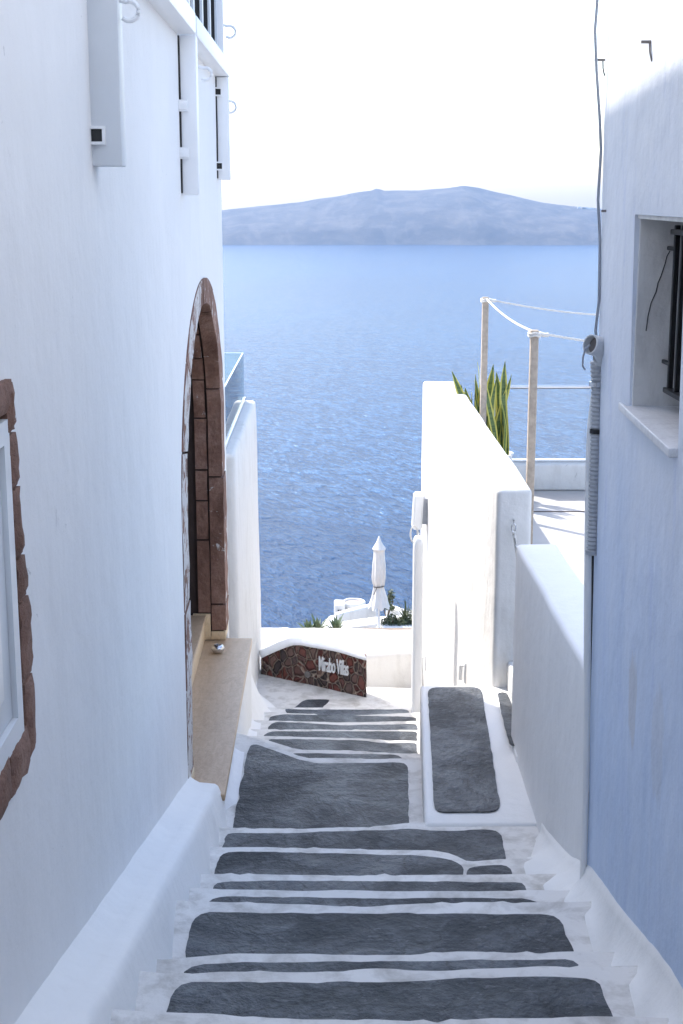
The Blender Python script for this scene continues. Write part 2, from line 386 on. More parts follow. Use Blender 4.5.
def wobble(bm, amp, scale=1.6, seed=0):
    s = Vector((seed * 7.1, seed * 3.3, seed * 5.7))
    for v in bm.verts:
        v.co += (noise.noise_vector(v.co * scale + s) + .45 * noise.noise_vector(v.co * scale * 3.7 + s)) * amp
def tube(bm, pts, r, seg=10, cap=True, rfun=None):
    pts = [Vector(p) for p in pts]; rings = []
    for i, p in enumerate(pts):
        t = (pts[min(i + 1, len(pts) - 1)] - pts[max(i - 1, 0)]).normalized()
        up = Vector((0, 0, 1)) if abs(t.z) < .95 else Vector((0, 1, 0))
        a = t.cross(up).normalized(); b_ = t.cross(a).normalized()
        rr = rfun(i) if rfun else r
        rings.append([bm.verts.new(p + (a * math.cos(q) + b_ * math.sin(q)) * rr) for q in [2 * math.pi * j / seg for j in range(seg)]])
    for A, B in zip(rings, rings[1:]):
        for j in range(seg): bm.faces.new((A[j], A[(j + 1) % seg], B[(j + 1) % seg], B[j]))
    if cap: bm.faces.new(rings[0][::-1]); bm.faces.new(rings[-1])
    return rings
def lathe(bm, c, prof, seg=32):
    c = Vector(c); rings = []
    for r, z in prof:
        rings.append([bm.verts.new(c + Vector((r * math.cos(2 * math.pi * j / seg), r * math.sin(2 * math.pi * j / seg), z))) for j in range(seg)])
    for A, B in zip(rings, rings[1:]):
        for j in range(seg): bm.faces.new((A[j], A[(j + 1) % seg], B[(j + 1) % seg], B[j]))
    if prof[0][0] > 1e-6: bm.faces.new(rings[0][::-1])
    if prof[-1][0] > 1e-6: bm.faces.new(rings[-1])
    bmesh.ops.remove_doubles(bm, verts=bm.verts[:], dist=1e-6)
def cut(o, cutters):
    """subtract closed bmeshes (world coordinates) from an object, apply, remove the cutters"""
    tmp = []
    for i, bm in enumerate(cutters):
        bmesh.ops.recalc_face_normals(bm, faces=bm.faces[:])
        me = bpy.data.meshes.new("tmp"); bm.to_mesh(me); bm.free(); c = bpy.data.objects.new("tmp", me); C.objects.link(c); tmp.append(c)
        md = o.modifiers.new("b", 'BOOLEAN'); md.operation = 'DIFFERENCE'; md.solver = 'EXACT'; md.object = c
    bpy.context.view_layer.update()
    dg = bpy.context.evaluated_depsgraph_get()
    me = bpy.data.meshes.new_from_object(o.evaluated_get(dg)); o.modifiers.clear(); old = o.data; o.data = me
    bpy.data.meshes.remove(old)
    for c in tmp: m_ = c.data; bpy.data.objects.remove(c); bpy.data.meshes.remove(m_)
    smooth(me, .5)
def resample(pts, step, closed=False):
    out = []; k = len(pts)
    for i in range(k if closed else k - 1):
        a, b_ = Vector(pts[i]), Vector(pts[(i + 1) % k]); n_ = max(1, int((b_ - a).length / step))
        for j in range(n_): out.append(a.lerp(b_, j / n_))
    if not closed: out.append(Vector(pts[-1]))
    return out
def paint_sheet(name, pts2, z, mat, parent, jit=.004, th=.004):
    """thin painted field: outline softened and jittered, a few millimetres above what it is painted on"""
    p = resample([(a, b_, 0) for a, b_ in pts2], .03, True)
    for _ in range(2):
        p = [(p[i - 1] + p[i] * 2 + p[(i + 1) % len(p)]) / 4 for i in range(len(p))]
    p = [q + Vector((noise.noise(q * 9 + Vector((z, 0, 3))), noise.noise(q * 9 + Vector((5, z, 0))), 0)) * jit * 2.4
         + Vector((noise.noise(q * 40), noise.noise(q * 40 + Vector((9, 9, 9))), 0)) * jit for q in p]
    bm = bmesh.new(); lo = [bm.verts.new((q.x, q.y, z + .0005)) for q in p]; hi = [bm.verts.new((q.x, q.y, z + th)) for q in p]
    bm.faces.new(hi)
    for i in range(len(p)): bm.faces.new((lo[i], lo[(i + 1) % len(p)], hi[(i + 1) % len(p)], hi[i]))
    return finish(name, bm, mat, parent, ang=.3)

# ------------------------------------------------------------------ sea, island, hillside, haze
bm = bmesh.new()
ys = [60, 150, 300, 600, 1000, 2000, 4000, 8900]; xs = [-8900, -3000, -1000, 0, 1000, 3000, 8900]
gv = [[bm.verts.new((x, y, -200)) for x in xs] for y in ys]
for i in range(len(ys) - 1):
    for j in range(len(xs) - 1): bm.faces.new((gv[i][j], gv[i][j + 1], gv[i + 1][j + 1], gv[i + 1][j]))
tag(finish('sea', bm, 'sea', origin=(0, 60, -200)), kind='structure')

prof = [(-700, 245), (-300, 238), (-60, 229), (60, 222), (150, 214), (222, 210), (260, 206), (300, 202), (330, 197), (360, 192), (372, 190), (377, 187.5), (384, 190.5), (420, 190),
        (448, 188), (463, 185.5), (480, 188), (510, 195), (540, 202), (570, 206), (595, 208), (640, 213), (720, 222), (860, 232), (1100, 245)]
YC = 7400.0
def crest(px):
    for (a, ya), (b_, yb) in zip(prof, prof[1:]):
        if a <= px <= b_: return ya + (yb - ya) * (px - a) / (b_ - a)
bm = bmesh.new(); rows = []
NX, NR = 420, 26
for i in range(NX + 1):
    px = -700 + 1800 * i / NX; c = atY(px, crest(px), YC); h = max(c.z + 200, 2); col = []
    base = 6470 + 90 * noise.noise(Vector((c.x * .0012, 1.3, 0))) + 40 * noise.noise(Vector((c.x * .006, 4, 0)))
    for j in range(NR + 6):
        t = j / NR
        if t <= 1:
            y = base + (YC - base) * t
            g = noise.fractal(Vector((c.x * .0042, t * 1.1, 2.2)), 1.0, 2.0, 5)
            z = h * (t ** .62 + .16 * g * math.sin(math.pi * min(1, t)) )
            if t < .12: z = h * t * 2.4
            z = min(z, h * (.35 + .65 * t) * 1.05)
            if j == NR: z = h + 3 * noise.noise(Vector((c.x * .01, 0, 9)))
            x = c.x * y / YC
        else:
            y = YC + (t - 1) * 5000; z = h * (1 - (t - 1) * 6); x = c.x
        col.append(bm.verts.new((x, y, -200 + z - 1.0)))
    rows.append(col)
for A, B in zip(rows, rows[1:]):
    for j in range(len(A) - 1): bm.faces.new((A[j], B[j], B[j + 1], A[j + 1]))
tag(finish('island', bm, 'island', origin=(0, 7000, -200), ang=3), kind='structure')

bm = bmesh.new()
prof_t = [(-40, -5.2), (5, -5.2), (11, -6.4), (14, -7.2), (22, -9.5), (30, -12.5), (38, -16), (48, -27), (62, -44), (90, -75), (130, -118), (180, -172), (215, -206)]
cols = []
for x in [-400, -200, -90, -40, -20, -10, -5, 0, 5, 10, 20, 40, 90, 200, 400]:
    cols.append([bm.verts.new((x, y + (3 + y * .08 if y > 25 else 0) * noise.noise(Vector((x * .03, y * .02, 0))) , z + (1.0 if y > 20 else 0) * (noise.noise(Vector((x * .11, y * .1, 3)))) )) for y, z in prof_t])
for A, B in zip(cols, cols[1:]):
    for j in range(len(A) - 1): bm.faces.new((A[j], B[j], B[j + 1], A[j + 1]))
tag(finish('hillside', bm, 'cliff', origin=(0, 0, -6)), kind='structure')

m_h = bpy.data.materials.new('haze_air'); m_h.use_nodes = True; hn = m_h.node_tree.nodes; hn.remove(hn['Principled BSDF'])
pv = hn.new('ShaderNodeVolumePrincipled'); pv.inputs['Color'].default_value = (.34, .50, .78, 1); pv.inputs['Density'].default_value = 0.8e-4
pv.inputs['Anisotropy'].default_value = .35
m_h.node_tree.links.new(pv.outputs[0], hn['Material Output'].inputs['Volume'])
bm = bx(-9000, 9000, -60, 9000, -208, 80); hz = finish('haze', bm, m_h, flat=True); tag(hz, kind='stuff')

# ------------------------------------------------------------------ stairs
# far edge (nosing) of every tread as photo pixels, and the outline of its dark painted field
ZT = {0: -2.07, 1: -2.21, 2: -2.35, 3: -2.49, 4: -2.63, 5: -2.77, 6: -2.91, 7: -3.05, 8: -3.19, 9: -3.34, 10: -3.49, 11: -3.64, 12: -3.79, 13: -3.94, 14: -4.09, 15: -4.24}
EDGE = {
 0: [(100, 1008), (130, 1009.4), (165, 1012), (253, 1016), (320, 1019), (410, 1021), (492, 1018.3), (611, 1017), (690, 1017)],
 1: [(120, 969), (150, 971), (179, 974), (232, 972.5), (314, 971.7), (376, 968.4), (410, 970), (451, 970), (529, 966.6), (583, 966.6), (680, 966)],
 2: [(150, 960), (185, 957.4), (228, 954.5), (310, 953.7), (410, 954.5), (443, 952.7), (472, 950.2), (505, 952.7), (572, 951.5), (660, 951)],
 3: [(150, 899), (175, 900), (208, 902), (306, 904), (351, 907.3), (410, 904), (464, 902.3), (542, 901.4), (650, 901)],
 4: [(150, 888), (185, 888.9), (212, 889.7), (335, 890.5), (410, 890.5), (529, 890.4), (640, 890)],
 5: [(160, 872), (214, 873.7), (335, 875.4), (351, 877), (376, 874.1), (410, 875), (513, 873.5), (630, 873)],
 6: [(170, 847), (222, 847.5), (306, 847.5), (360, 849.5), (410, 849.5), (439, 850.2), (458, 855.1), (464.6, 861.3), (509, 858.4), (620, 858)],
 7: [(180, 826), (230, 827.4), (290, 829), (376, 826.2), (410, 822.8), (480, 821), (600, 820)],
 8: [(175, 722), (240, 733.5), (252, 737), (303, 757.6), (360, 759), (403, 758.3), (560, 758)],
 9: [(180, 726), (264, 739), (297, 749.6), (355, 750.2), (384, 752.8), (416, 754), (540, 754)],
 10: [(190, 735), (263, 736), (364, 738.3), (380, 740.3), (416, 740.6), (540, 741)],
 11: [(190, 728.5), (265, 729.3), (416, 730), (530, 730)],
 12: [(200, 720), (270, 720.4), (340, 722.5), (416, 721), (530, 721)],
 13: [(200, 712), (270, 712), (345, 716), (416, 712.6), (530, 713)],
 14: [(210, 706.5), (300, 707.7), (416, 707.2), (530, 707)],
}
DARK = {
 1: [(160, 1019), (165, 1011.9), (171, 990), (183.3, 982.4), (294, 982.4), (390, 981.4), (492.5, 978), (597, 977.3), (613.5, 1017), (616, 1026), (400, 1028), (250, 1024)],
 2: [(178, 978), (180, 972.5), (191.5, 964.3), (236.6, 961.9), (410, 961.3), (513, 959.2), (576.6, 959.2), (583, 970), (500, 976), (380, 977), (230, 980)],
 3: [(183, 962), (184.5, 957), (191.5, 918.4), (199.7, 912.3), (300, 912.6), (410, 913.5), (488.4, 913.7), (556, 913.7), (562.2, 920.7), (573.5, 955), (574, 960), (400, 962)],
 4: [(203, 907), (205, 901.6), (212, 896.3), (300, 897), (410, 898.8), (529.4, 897.3), (541, 903), (541, 907), (400, 912)],
 5: [(210, 895), (211.2, 888.9), (216, 881.5), (294, 880.3), (410, 881.5), (523.3, 881.8), (528.5, 891), (529, 896), (400, 897)],
 6: [(213.5, 879), (215.3, 872.9), (220.2, 853.6), (228.4, 851.2), (314.5, 852.8), (410, 855.2), (431, 856.3), (451.5, 859.2), (463, 865.4), (464.6, 873), (464, 880), (350, 883)],
 7: [(220.5, 853), (222, 846.7), (226.4, 833.1), (300, 832.6), (390, 829.7), (414.6, 828.5), (431, 831.3), (496.6, 828.9), (501.5, 832.6), (505, 860), (505, 866), (460, 868), (400, 856)],
 8: [(231, 834), (232, 828.5), (242, 780), (248.6, 745.4), (253.5, 743), (264.8, 747.3), (303.4, 761.5), (319.5, 763.4), (405, 762), (408, 765.7), (409, 822), (409, 829), (300, 835)],
 9: [(290.5, 753), (400, 754.4), (403, 758), (404, 764), (306, 764), (294, 757)],
 10: [(266, 739), (293.7, 739), (371, 740.6), (377, 743), (417, 742.5), (417, 756), (380, 756), (297, 753)],
 11: [(264.8, 733.5), (271, 731.2), (417, 731.2), (417, 743), (380, 743), (364.6, 741), (263, 739)],
 12: [(268, 727), (274.4, 721.6), (300, 722.4), (340, 725.2), (380, 724.6), (417, 723.8), (417, 732), (268, 732)],
 13: [(270, 716), (284, 714), (417, 717), (417, 724), (340, 725), (268, 723)],
 14: [(284, 708.5), (300, 709.5), (408, 709.2), (410, 714), (345, 719), (290, 716)],
}
stairs = thing('stairs', None, None, (0.2, 3.3, -3.0)); tag(stairs, kind='structure')
def step_obj(near_y, far_pts, z, k):
    foot = [(-.95, near_y), (1.35, near_y)] + [(p.x, p.y) for p in reversed(far_pts)]
    bm = bmesh.new()
    lo = [bm.verts.new((x, y, z - .55)) for x, y in foot]; hi = [bm.verts.new((x, y, z)) for x, y in foot]
    n_ = len(foot); bm.faces.new(lo[::-1]); bm.faces.new(hi)
    for i in range(n_): bm.faces.new((lo[i], lo[(i + 1) % n_], hi[(i + 1) % n_], hi[i]))
    es = [e for e in bm.edges if abs(e.verts[0].co.z - z) < 1e-4 and abs(e.verts[1].co.z - z) < 1e-4]
    bmesh.ops.bevel(bm, geom=es, offset=.011, segments=3, profile=.5, affect='EDGES')
    return finish('step', bm, 'rim', stairs, ang=.9)
prev_y = None; EY = {}
for k in range(0, 15):
    z = ZT[k]; pts = [atZ(px, py, z) for px, py in EDGE[k]]
    pts = [Vector((-.95, pts[0].y, z))] + [p for p in pts if -.9 < p.x < 1.3] + [Vector((1.35, pts[-1].y, z))]
    pts = resample(pts, .035)
    pts = [p + Vector((0, (noise.noise(Vector((p.x * 5, k * 3.1, 0))) * .010 + noise.noise(Vector((p.x * 23, k, 4))) * .005), 0)) for p in pts]
    EY[k] = sum(p.y for p in pts) / len(pts); EY[(k, 'min')] = min(p.y for p in pts)
    near = 2.8 if k == 0 else EY[(k - 1, 'min')] - .06
    step_obj(near, pts, z, k)
# treads on the way up behind the camera
upz = [(-8.0, 1.1, -1.55), (1.02, 1.95, -1.80), (1.87, 2.83, -1.93)]
for i, (a, b_, z) in enumerate(upz):
    finish('step', bx(-.95, 1.2, a, b_, z - .6, z, .012), 'rim', stairs)
for k in DARK:
    z = ZT[k]; paint_sheet('tread_paint', [(p.x, p.y) for p in (atZ(px, py, z + .004) for px, py in DARK[k])], z, 'tread', stairs)
# the small patch to the right of the split tread
pp = [atZ(px, py, ZT[6] + .004) for px, py in [(467, 867), (508, 864), (513.5, 873), (513, 878), (467, 880)]]
paint_sheet('tread_paint', [(p.x, p.y) for p in pp], ZT[6], 'tread', stairs, jit=.002)
for a, b_, z in [(-2, 1.0, -1.55), (1.2, 1.87, -1.80), (2.03, 2.75, -1.93)]:
    paint_sheet('tread_paint', [(-.42, a), (.62, a), (.66, b_), (-.44, b_)], z, 'tread', stairs)

# the lower landing where the lane turns off to the right
land = [(-1.2, 11.0), (1.5, 11.0), (1.5, 11.86), (.35, 11.95), (-.1, 12.5), (-1.2, 12.6)]
finish('landing', prism(land, -5.2, -4.24, .012, cell=.3, wob=.006), 'rim', stairs)
paint_sheet('tread_paint', [(p.x, p.y) for p in (atZ(*q, -4.236) for q in [(292, 709), (305, 699.3), (331, 699.3), (321, 709)])], -4.24, 'tread', stairs)
for foot, zz in (([(-1.2, 11.8), (1.6, 11.7), (1.6, 12.5), (.4, 12.66), (-1.2, 12.7)], -4.46), ([(-1.2, 12.5), (1.8, 12.4), (2.0, 13.4), (-1.2, 13.4)], -4.69)):
    finish('landing', prism(foot, -5.4, zz, .012, cell=.3, wob=.006), 'rim', stairs)
paint_sheet('tread_paint', [(.12, 11.98), (.82, 11.92), (.80, 12.42), (.30, 12.50)], -4.46, 'terrace', stairs)
# plaster fillets: organic slopes between the treads and the walls
def stair_z(y):
    ks = [(2.0, -1.95), (2.83, -2.02)] + [(EY[k], ZT[k] - .06) for k in range(0, 15)]
    if y <= ks[0][0]: return ks[0][1] + (ks[0][0] - y) * .22
    for (a, za), (b_, zb) in zip(ks, ks[1:]):
        if a <= y <= b_: return za + (zb - za) * (y - a) / (b_ - a)
    return ks[-1][1]
def smooth_z(y, sg):
    z = ZT[0] + .14 * (1 - .5 * (1 + math.erf((y - 2.83) / (sg * 1.414))))
    for k in range(0, 15): z += (ZT[k + 1] - ZT[k]) * .5 * (1 + math.erf((y - EY[k]) / (sg * 1.414)))
    return z
def tread_z(y):
    for k in range(0, 15):
        if y < EY[k]: return ZT[k]
    return ZT[15]
def strip(name, secs, mat, parent, wob=.006, seed=1, ang=1.2):
    """loft: secs = list of cross-sections (same number of points)"""
    bm = bmesh.new(); rows = [[bm.verts.new(p) for p in s] for s in secs]
    for A, B in zip(rows, rows[1:]):
        for j in range(len(A) - 1): bm.faces.new((A[j], A[j + 1], B[j + 1], B[j]))
    wobble(bm, wob, 3.1, seed)
    return finish(name, bm, mat, parent, ang=ang)
def wallX(y, z=0): return .7185 + .05 * y - .015 * z

# right-hand fillet along the blue wall (near) and low wall
secs = []
y = 2.3
while y < 6.44:
    a, b_, c_ = smooth_z(y - .06, .09), smooth_z(y - .10, .20), smooth_z(y - .12, .36) + .01
    wx = wallX(y, -2.3) if y < 5.15 else 1.045
    inner = min(.90 + .018 * noise.noise(Vector((y * 3, 0, 2))) if y < 4.2 else .905 - (y - 4.2) * .035, wx - .10) + .03
    inner += (wx - .03 - inner) * max(0, min(1, (y - 5.85) / .55))
    lump = .009 * noise.noise(Vector((y * 4, 0, 7)))
    wd = wx - inner; up_ = .10 if y < 5.0 else .10 - .04 * min(1, (y - 5.0) / .6)
    secs.append([Vector((inner - .02, y, a - .03)), Vector((inner, y, a + .004)), Vector((inner + wd * .22, y, a * .6 + b_ * .4 + .014 + lump * .4)), Vector((inner + wd * .45, y, b_ + .03 + lump)),
                 Vector((inner + wd * .7, y, b_ * .6 + c_ * .4 + up_ * .55 + lump)), Vector((inner + wd * .88, y, c_ + up_ * .85 + lump)), Vector((wx - .003, y, c_ + up_ * 1.2)), Vector((wx + .03, y, c_ + up_ * 1.5))])
    y += .025
strip('kerb_fillet', secs, 'white', stairs, wob=.0035)
# left-hand fillet between stairs and the sloping kerb
secs = []; y = 6.95
while y < 10.0:
    a, b_ = smooth_z(y - .05, .045), smooth_z(y - .12, .18) + .01
    dn_ = .16 * max(0, (7.2 - y) / .25) ** 1.5; a -= dn_; b_ -= dn_      # sinks away into the step at its near end
    secs.append([Vector((-.475, y, a - .03)), Vector((-.49, y, a + .004)), Vector((-.515, y, a * .7 + b_ * .3 + .012)), Vector((-.545, y, b_ + .035)), Vector((-.575, y, b_ + .075)), Vector((-.62, y, b_ + .09))])
    y += .025
strip('kerb_fillet', secs, 'white_left', stairs, wob=.001, seed=3)

# ------------------------------------------------------------------ left house
LX = -.722
lh = thing('white_house', 'tall white house on the left with brown stone arch and balcony rail above', 'house', (-2.5, 2, -4))
def ell(a, b_, cy=8.42, cz=-1.55, z_bot=-3.2, n=40, step=.1):
    pts = []
    zz = z_bot
    while zz < cz: pts.append((cy - a, zz)); zz += step
    for i in range(n + 1): t = math.pi * i / n; pts.append((cy - a * math.cos(t), cz + b_ * math.sin(t)))
    zz = cz - step
    while zz > z_bot + 1e-3: pts.append((cy + a, zz)); zz -= step
    pts.append((cy + a, z_bot))
    return pts
def yz_prism(pts, x0, x1):
    bm = bmesh.new(); A = [bm.verts.new((x0, y, z)) for y, z in pts]; B = [bm.verts.new((x1, y, z)) for y, z in pts]
    bm.faces.new(A[::-1]); bm.faces.new(B); k = len(pts)
    for i in range(k): bm.faces.new((A[i], A[(i + 1) % k], B[(i + 1) % k], B[i]))
    return bm
body = finish('wall', prism([(-6.5, -8), (LX, -8), (LX, 10.1), (-6.5, 10.1)], -6.5, [2.5, 2.5, 3.585, 3.585], .03), 'white_left', None, origin=(0, 0, 0))
AO, BO = 1.5, 1.1
cut(body, [yz_prism(ell(AO - .02, BO - .02, n=32, step=.4), -1.55, -.5),
           bx(-.86, -.5, 2.1, 3.18, -1.225, -.47),
           bx(-.95, -.5, 7.42, 9.66, .89, 2.5), bx(-.95, -.5, 4.66, 7.24, .89, 2.5)])
body.parent = lh; body.data.transform(Matrix.Translation(-Vector(lh.location))); body.location = (0, 0, 0)

# arch surround: two courses of blocks round the opening, mortar behind
sur = bmesh.new()
def path_at(a, b_, s, cy=8.42, cz=-1.55, z0=-2.98):
    """s in metres along the jamb, arch, jamb"""
    hj = cz - z0; La = math.pi * math.sqrt((a * a + b_ * b_) / 2)
    if s < hj: return (cy - a, z0 + s)
    if s < hj + La: t = math.pi * (s - hj) / La; return (cy - a * math.cos(t), cz + b_ * math.sin(t))
    return (cy + a, cz - (s - hj - La))
def course(bm, x0, x1, ai, bi, ao, bo, z0, sizes, seed, inset=.0):
    rnd = random.Random(seed); hj = -1.55 - z0; Li = math.pi * math.sqrt((ai * ai + bi * bi) / 2); tot = 2 * hj + Li
    u = 0
    while u < tot - .05:
        ln = rnd.uniform(*sizes); e = min(u + ln, tot)
        if tot - e < .12: e = tot
        g = .007
        jx = rnd.uniform(-.006, .006); dep = rnd.uniform(-.006, .006); k = max(2, int((e - u) / .09) + 1)
        def P(s, outer):
            # map inner arclength to the same parameter on the outer curve
            if s < hj: yi = 8.42 - (ao if outer else ai); z = z0 + s; return (yi, z)
            if s < hj + Li:
                t = math.pi * (s - hj) / Li; a_, b2 = (ao, bo) if outer else (ai + dep, bi + dep); return (8.42 - a_ * math.cos(t), -1.55 + b2 * math.sin(t))
            return (8.42 + (ao if outer else ai + dep), -1.55 - (s - hj - Li))
        ss = [u + g + (e - u - 2 * g) * i / (k - 1) for i in range(k)]
        xf = x1 + jx * .6 + .006 * rnd.random()
        V = []
        for s in ss:
            yi, zi = P(s, False); yo, zo = P(s, True); j1 = noise.noise(Vector((s * 14, seed, x0))) * .007; j2 = noise.noise(Vector((s * 17, seed + 9, x0))) * .008
            V.append([bm.verts.new((x0, yi, zi)), bm.verts.new((xf + j1, yi + j2 * .5, zi)), bm.verts.new((xf + j2, yo, zo)), bm.verts.new((x0, yo, zo))])
        for A, B in zip(V, V[1:]):
            for q in range(4): bm.faces.new((A[q], A[(q + 1) % 4], B[(q + 1) % 4], B[q]))
        bm.faces.new(V[0][::-1]); bm.faces.new(V[-1])
        u = e
course(sur, -.812, -.718, 1.22, .95, 1.5, 1.1, -2.98, (.38, .95), 4)
course(sur, -.905, -.828, 1.225, .955, 1.5, 1.1, -2.85, (.2, .5), 9)
bmesh.ops.bevel(sur, geom=[e for e in sur.edges if len(e.link_faces) == 2 and e.calc_face_angle(0) > .7], offset=.006, segments=2, affect='EDGES')
finish('arch_surround', sur, 'stone', lh, ang=.5)
mo = bmesh.new()
ins = ell(1.245, .975, z_bot=-3.02, n=40, step=.2); outp = ell(1.49, 1.09, z_bot=-3.02, n=40, step=.2)
V = [[mo.verts.new((-1.0, *i)), mo.verts.new((-.732, *i)), mo.verts.new((-.732, *o_)), mo.verts.new((-1.0, *o_))] for i, o_ in zip(ins, outp)]  # also runs deeper than the blocks, as the dark strip at the door opening
for A, B in zip(V, V[1:]):
    for q in range(4): mo.faces.new((A[q], A[(q + 1) % 4], B[(q + 1) % 4], B[q]))
mo.faces.new(V[0][::-1]); mo.faces.new(V[-1])
finish('mortar_joints', mo, 'mortar', lh)
# jamb feet of cream marble
for y0, y1 in ((6.93, 7.195), (9.645, 9.91)):
    finish('jamb_foot', bx(-.945, -.822, y0, y1, -3.045, -2.855, .004), 'cream', lh)
    finish('jamb_foot', bx(-.818, -.716, y0, y1, -3.045, -2.985, .004), 'cream', lh)
# door
door = finish('door', yz_prism(ell(1.225, .955, z_bot=-2.87, n=32, step=.4), -1.06, -1.0), 'dark_wood', lh)
bmp = bmesh.new()
for y0, y1 in ((7.3, 8.34), (8.5, 9.55)):
    for z0, z1 in ((-2.7, -2.0), (-1.9, -1.2)): box(bmp, -1.0, -.985, y0, y1, z0, z1)
bmesh.ops.bevel(bmp, geom=bmp.edges[:], offset=.01, segments=2, affect='EDGES')
finish('door_panel', bmp, 'dark_wood', door)
bmp = bmesh.new(); tube(bmp, [(-.985, 8.36, -2.05), (-.93, 8.36, -2.05), (-.93, 8.26, -2.05)], .011); finish('handle', bmp, 'steel', door)
finish('threshold', bx(-1.2, -.862, 7.2, 9.64, -3.049, -2.885, .006), 'cream', lh)
finish('threshold_top', bx(-1.2, -.852, 7.198, 9.642, -2.884, -2.862, .004), 'tan', lh)
# marble doorstep and its plaster base
finish('doorstep', prism([(-1.2, 7.0), (-.538, 6.98), (-.532, 9.70), (-1.2, 9.72)], -3.09, -3.05, .006), 'tan', lh)
finish('doorstep_base', prism([(-.75, 6.9), (-.552, 6.92), (-.545, 9.76), (-.75, 9.76)], -3.7, -3.091, .02, cell=.15, wob=.004), 'white', lh)

# sloping kerb along the foot of the left wall
secs = []; y = 1.4
while y <= 7.06:
    zt = -1.085 - .273 * y; wv = .012 * noise.noise(Vector((y * 1.7, 3, 0)))
    secs.append([Vector((-.74, y, zt + .05)), Vector((-.705, y, zt + .022)), Vector((-.675, y, zt + .004)), Vector((-.63, y, zt)), Vector((-.59 + wv, y, zt - .004)), Vector((-.575 + wv, y, zt - .016)), Vector((-.566 + wv, y, zt - .04)), Vector((-.55 + wv, y, zt - .10)), Vector((-.525 + wv, y, zt - .22)), Vector((-.50, y, zt - .32))])
    y += .07
last = secs[-1]; secs.append([Vector((v.x - .01, v.y + .02, v.z - .02)) for v in last]); secs.append([Vector((min(v.x, -.6) - .02, v.y + .03, v.z - .35)) for v in last])
strip('sloping_kerb', secs, 'white', lh, wob=.005, seed=5)

# small window near the camera: rough stone surround, white shutter
wb = bmesh.new(); rnd = random.Random(3)
def rock(bm, y0, y1, z0, z1, x0=-.745, x1=-.702):
    """one rough stone of a surround, its face uneven"""
    ny, nz = max(2, int((y1 - y0) / .02)), max(2, int((z1 - z0) / .02)); g = {}
    sd = Vector((y0 * 5, z0 * 7, 0))
    for i in range(ny + 1):
        for j in range(nz + 1):
            y = y0 + (y1 - y0) * i / ny; z = z0 + (z1 - z0) * j / nz
            e = min(i, ny - i, 2) * min(j, nz - j, 2)
            x = x1 + .005 * noise.noise(Vector((y * 22, z * 22, 1)) + sd) + .004 * noise.noise(Vector((y * 60, z * 60, 4)) + sd) - (.009 if e == 0 else 0)
            if i in (0, ny): y += .004 * noise.noise(Vector((z * 25, y * 3, 2))) + .004 * noise.noise(Vector((z * 70, y * 3, 2)))
            if j in (0, nz): z += .003 * noise.noise(Vector((y * 25, z * 3, 2))) + .003 * noise.noise(Vector((y * 70, z * 3, 2)))
            g[i, j] = bm.verts.new((x, y, z))
    for i in range(ny):
        for j in range(nz): bm.faces.new((g[i, j], g[i + 1, j], g[i + 1, j + 1], g[i, j + 1]))
    ring = [g[i, 0] for i in range(ny)] + [g[ny, j] for j in range(nz)] + [g[i, nz] for i in range(ny, 0, -1)] + [g[0, j] for j in range(nz, 0, -1)]
    back = [bm.verts.new((x0, v.co.y, v.co.z)) for v in ring]
    for i in range(len(ring)): bm.faces.new((ring[i], ring[(i + 1) % len(ring)], back[(i + 1) % len(ring)], back[i]))
zz = -.40; hs = [.115, .13, .165, .105, .195, .20]
for i, h in enumerate(hs):
    yo = 3.215 + .013 * i + rnd.uniform(-.006, .006)
    rock(wb, 3.145 + .008 * i, yo, zz - h + .004, zz - .004); zz -= h
yy = 3.20
while yy > 2.05:
    l_ = rnd.uniform(.2, .34); rock(wb, yy - l_ + .006, yy - .006, -1.325 + rnd.uniform(-.008, .008), -1.215); rock(wb, yy - l_ + .006, yy - .006, -.465, -.392 + rnd.uniform(-.004, .006)); yy -= l_
win = finish('window', wb, 'stone_clean', lh, ang=.5)
wf = bmesh.new()
for a in ((2.12, 3.155, -1.22, -1.165), (2.12, 3.155, -.53, -.478), (3.10, 3.155, -1.165, -.53), (2.12, 2.17, -1.175, -.53)): box(wf, -.76, -.710, a[0], a[1], a[2], a[3])
finish('frame', wf, 'paint_grey', win)
sh = bx(-.758, -.722, 2.172, 3.098, -1.163, -.532, .004); finish('shutter', sh, 'paint_grey', win)
sh = bx(-.74, -.713, 2.26, 3.0, -1.09, -.62, .012, 3); finish('shutter_panel', sh, 'paint_white', win)

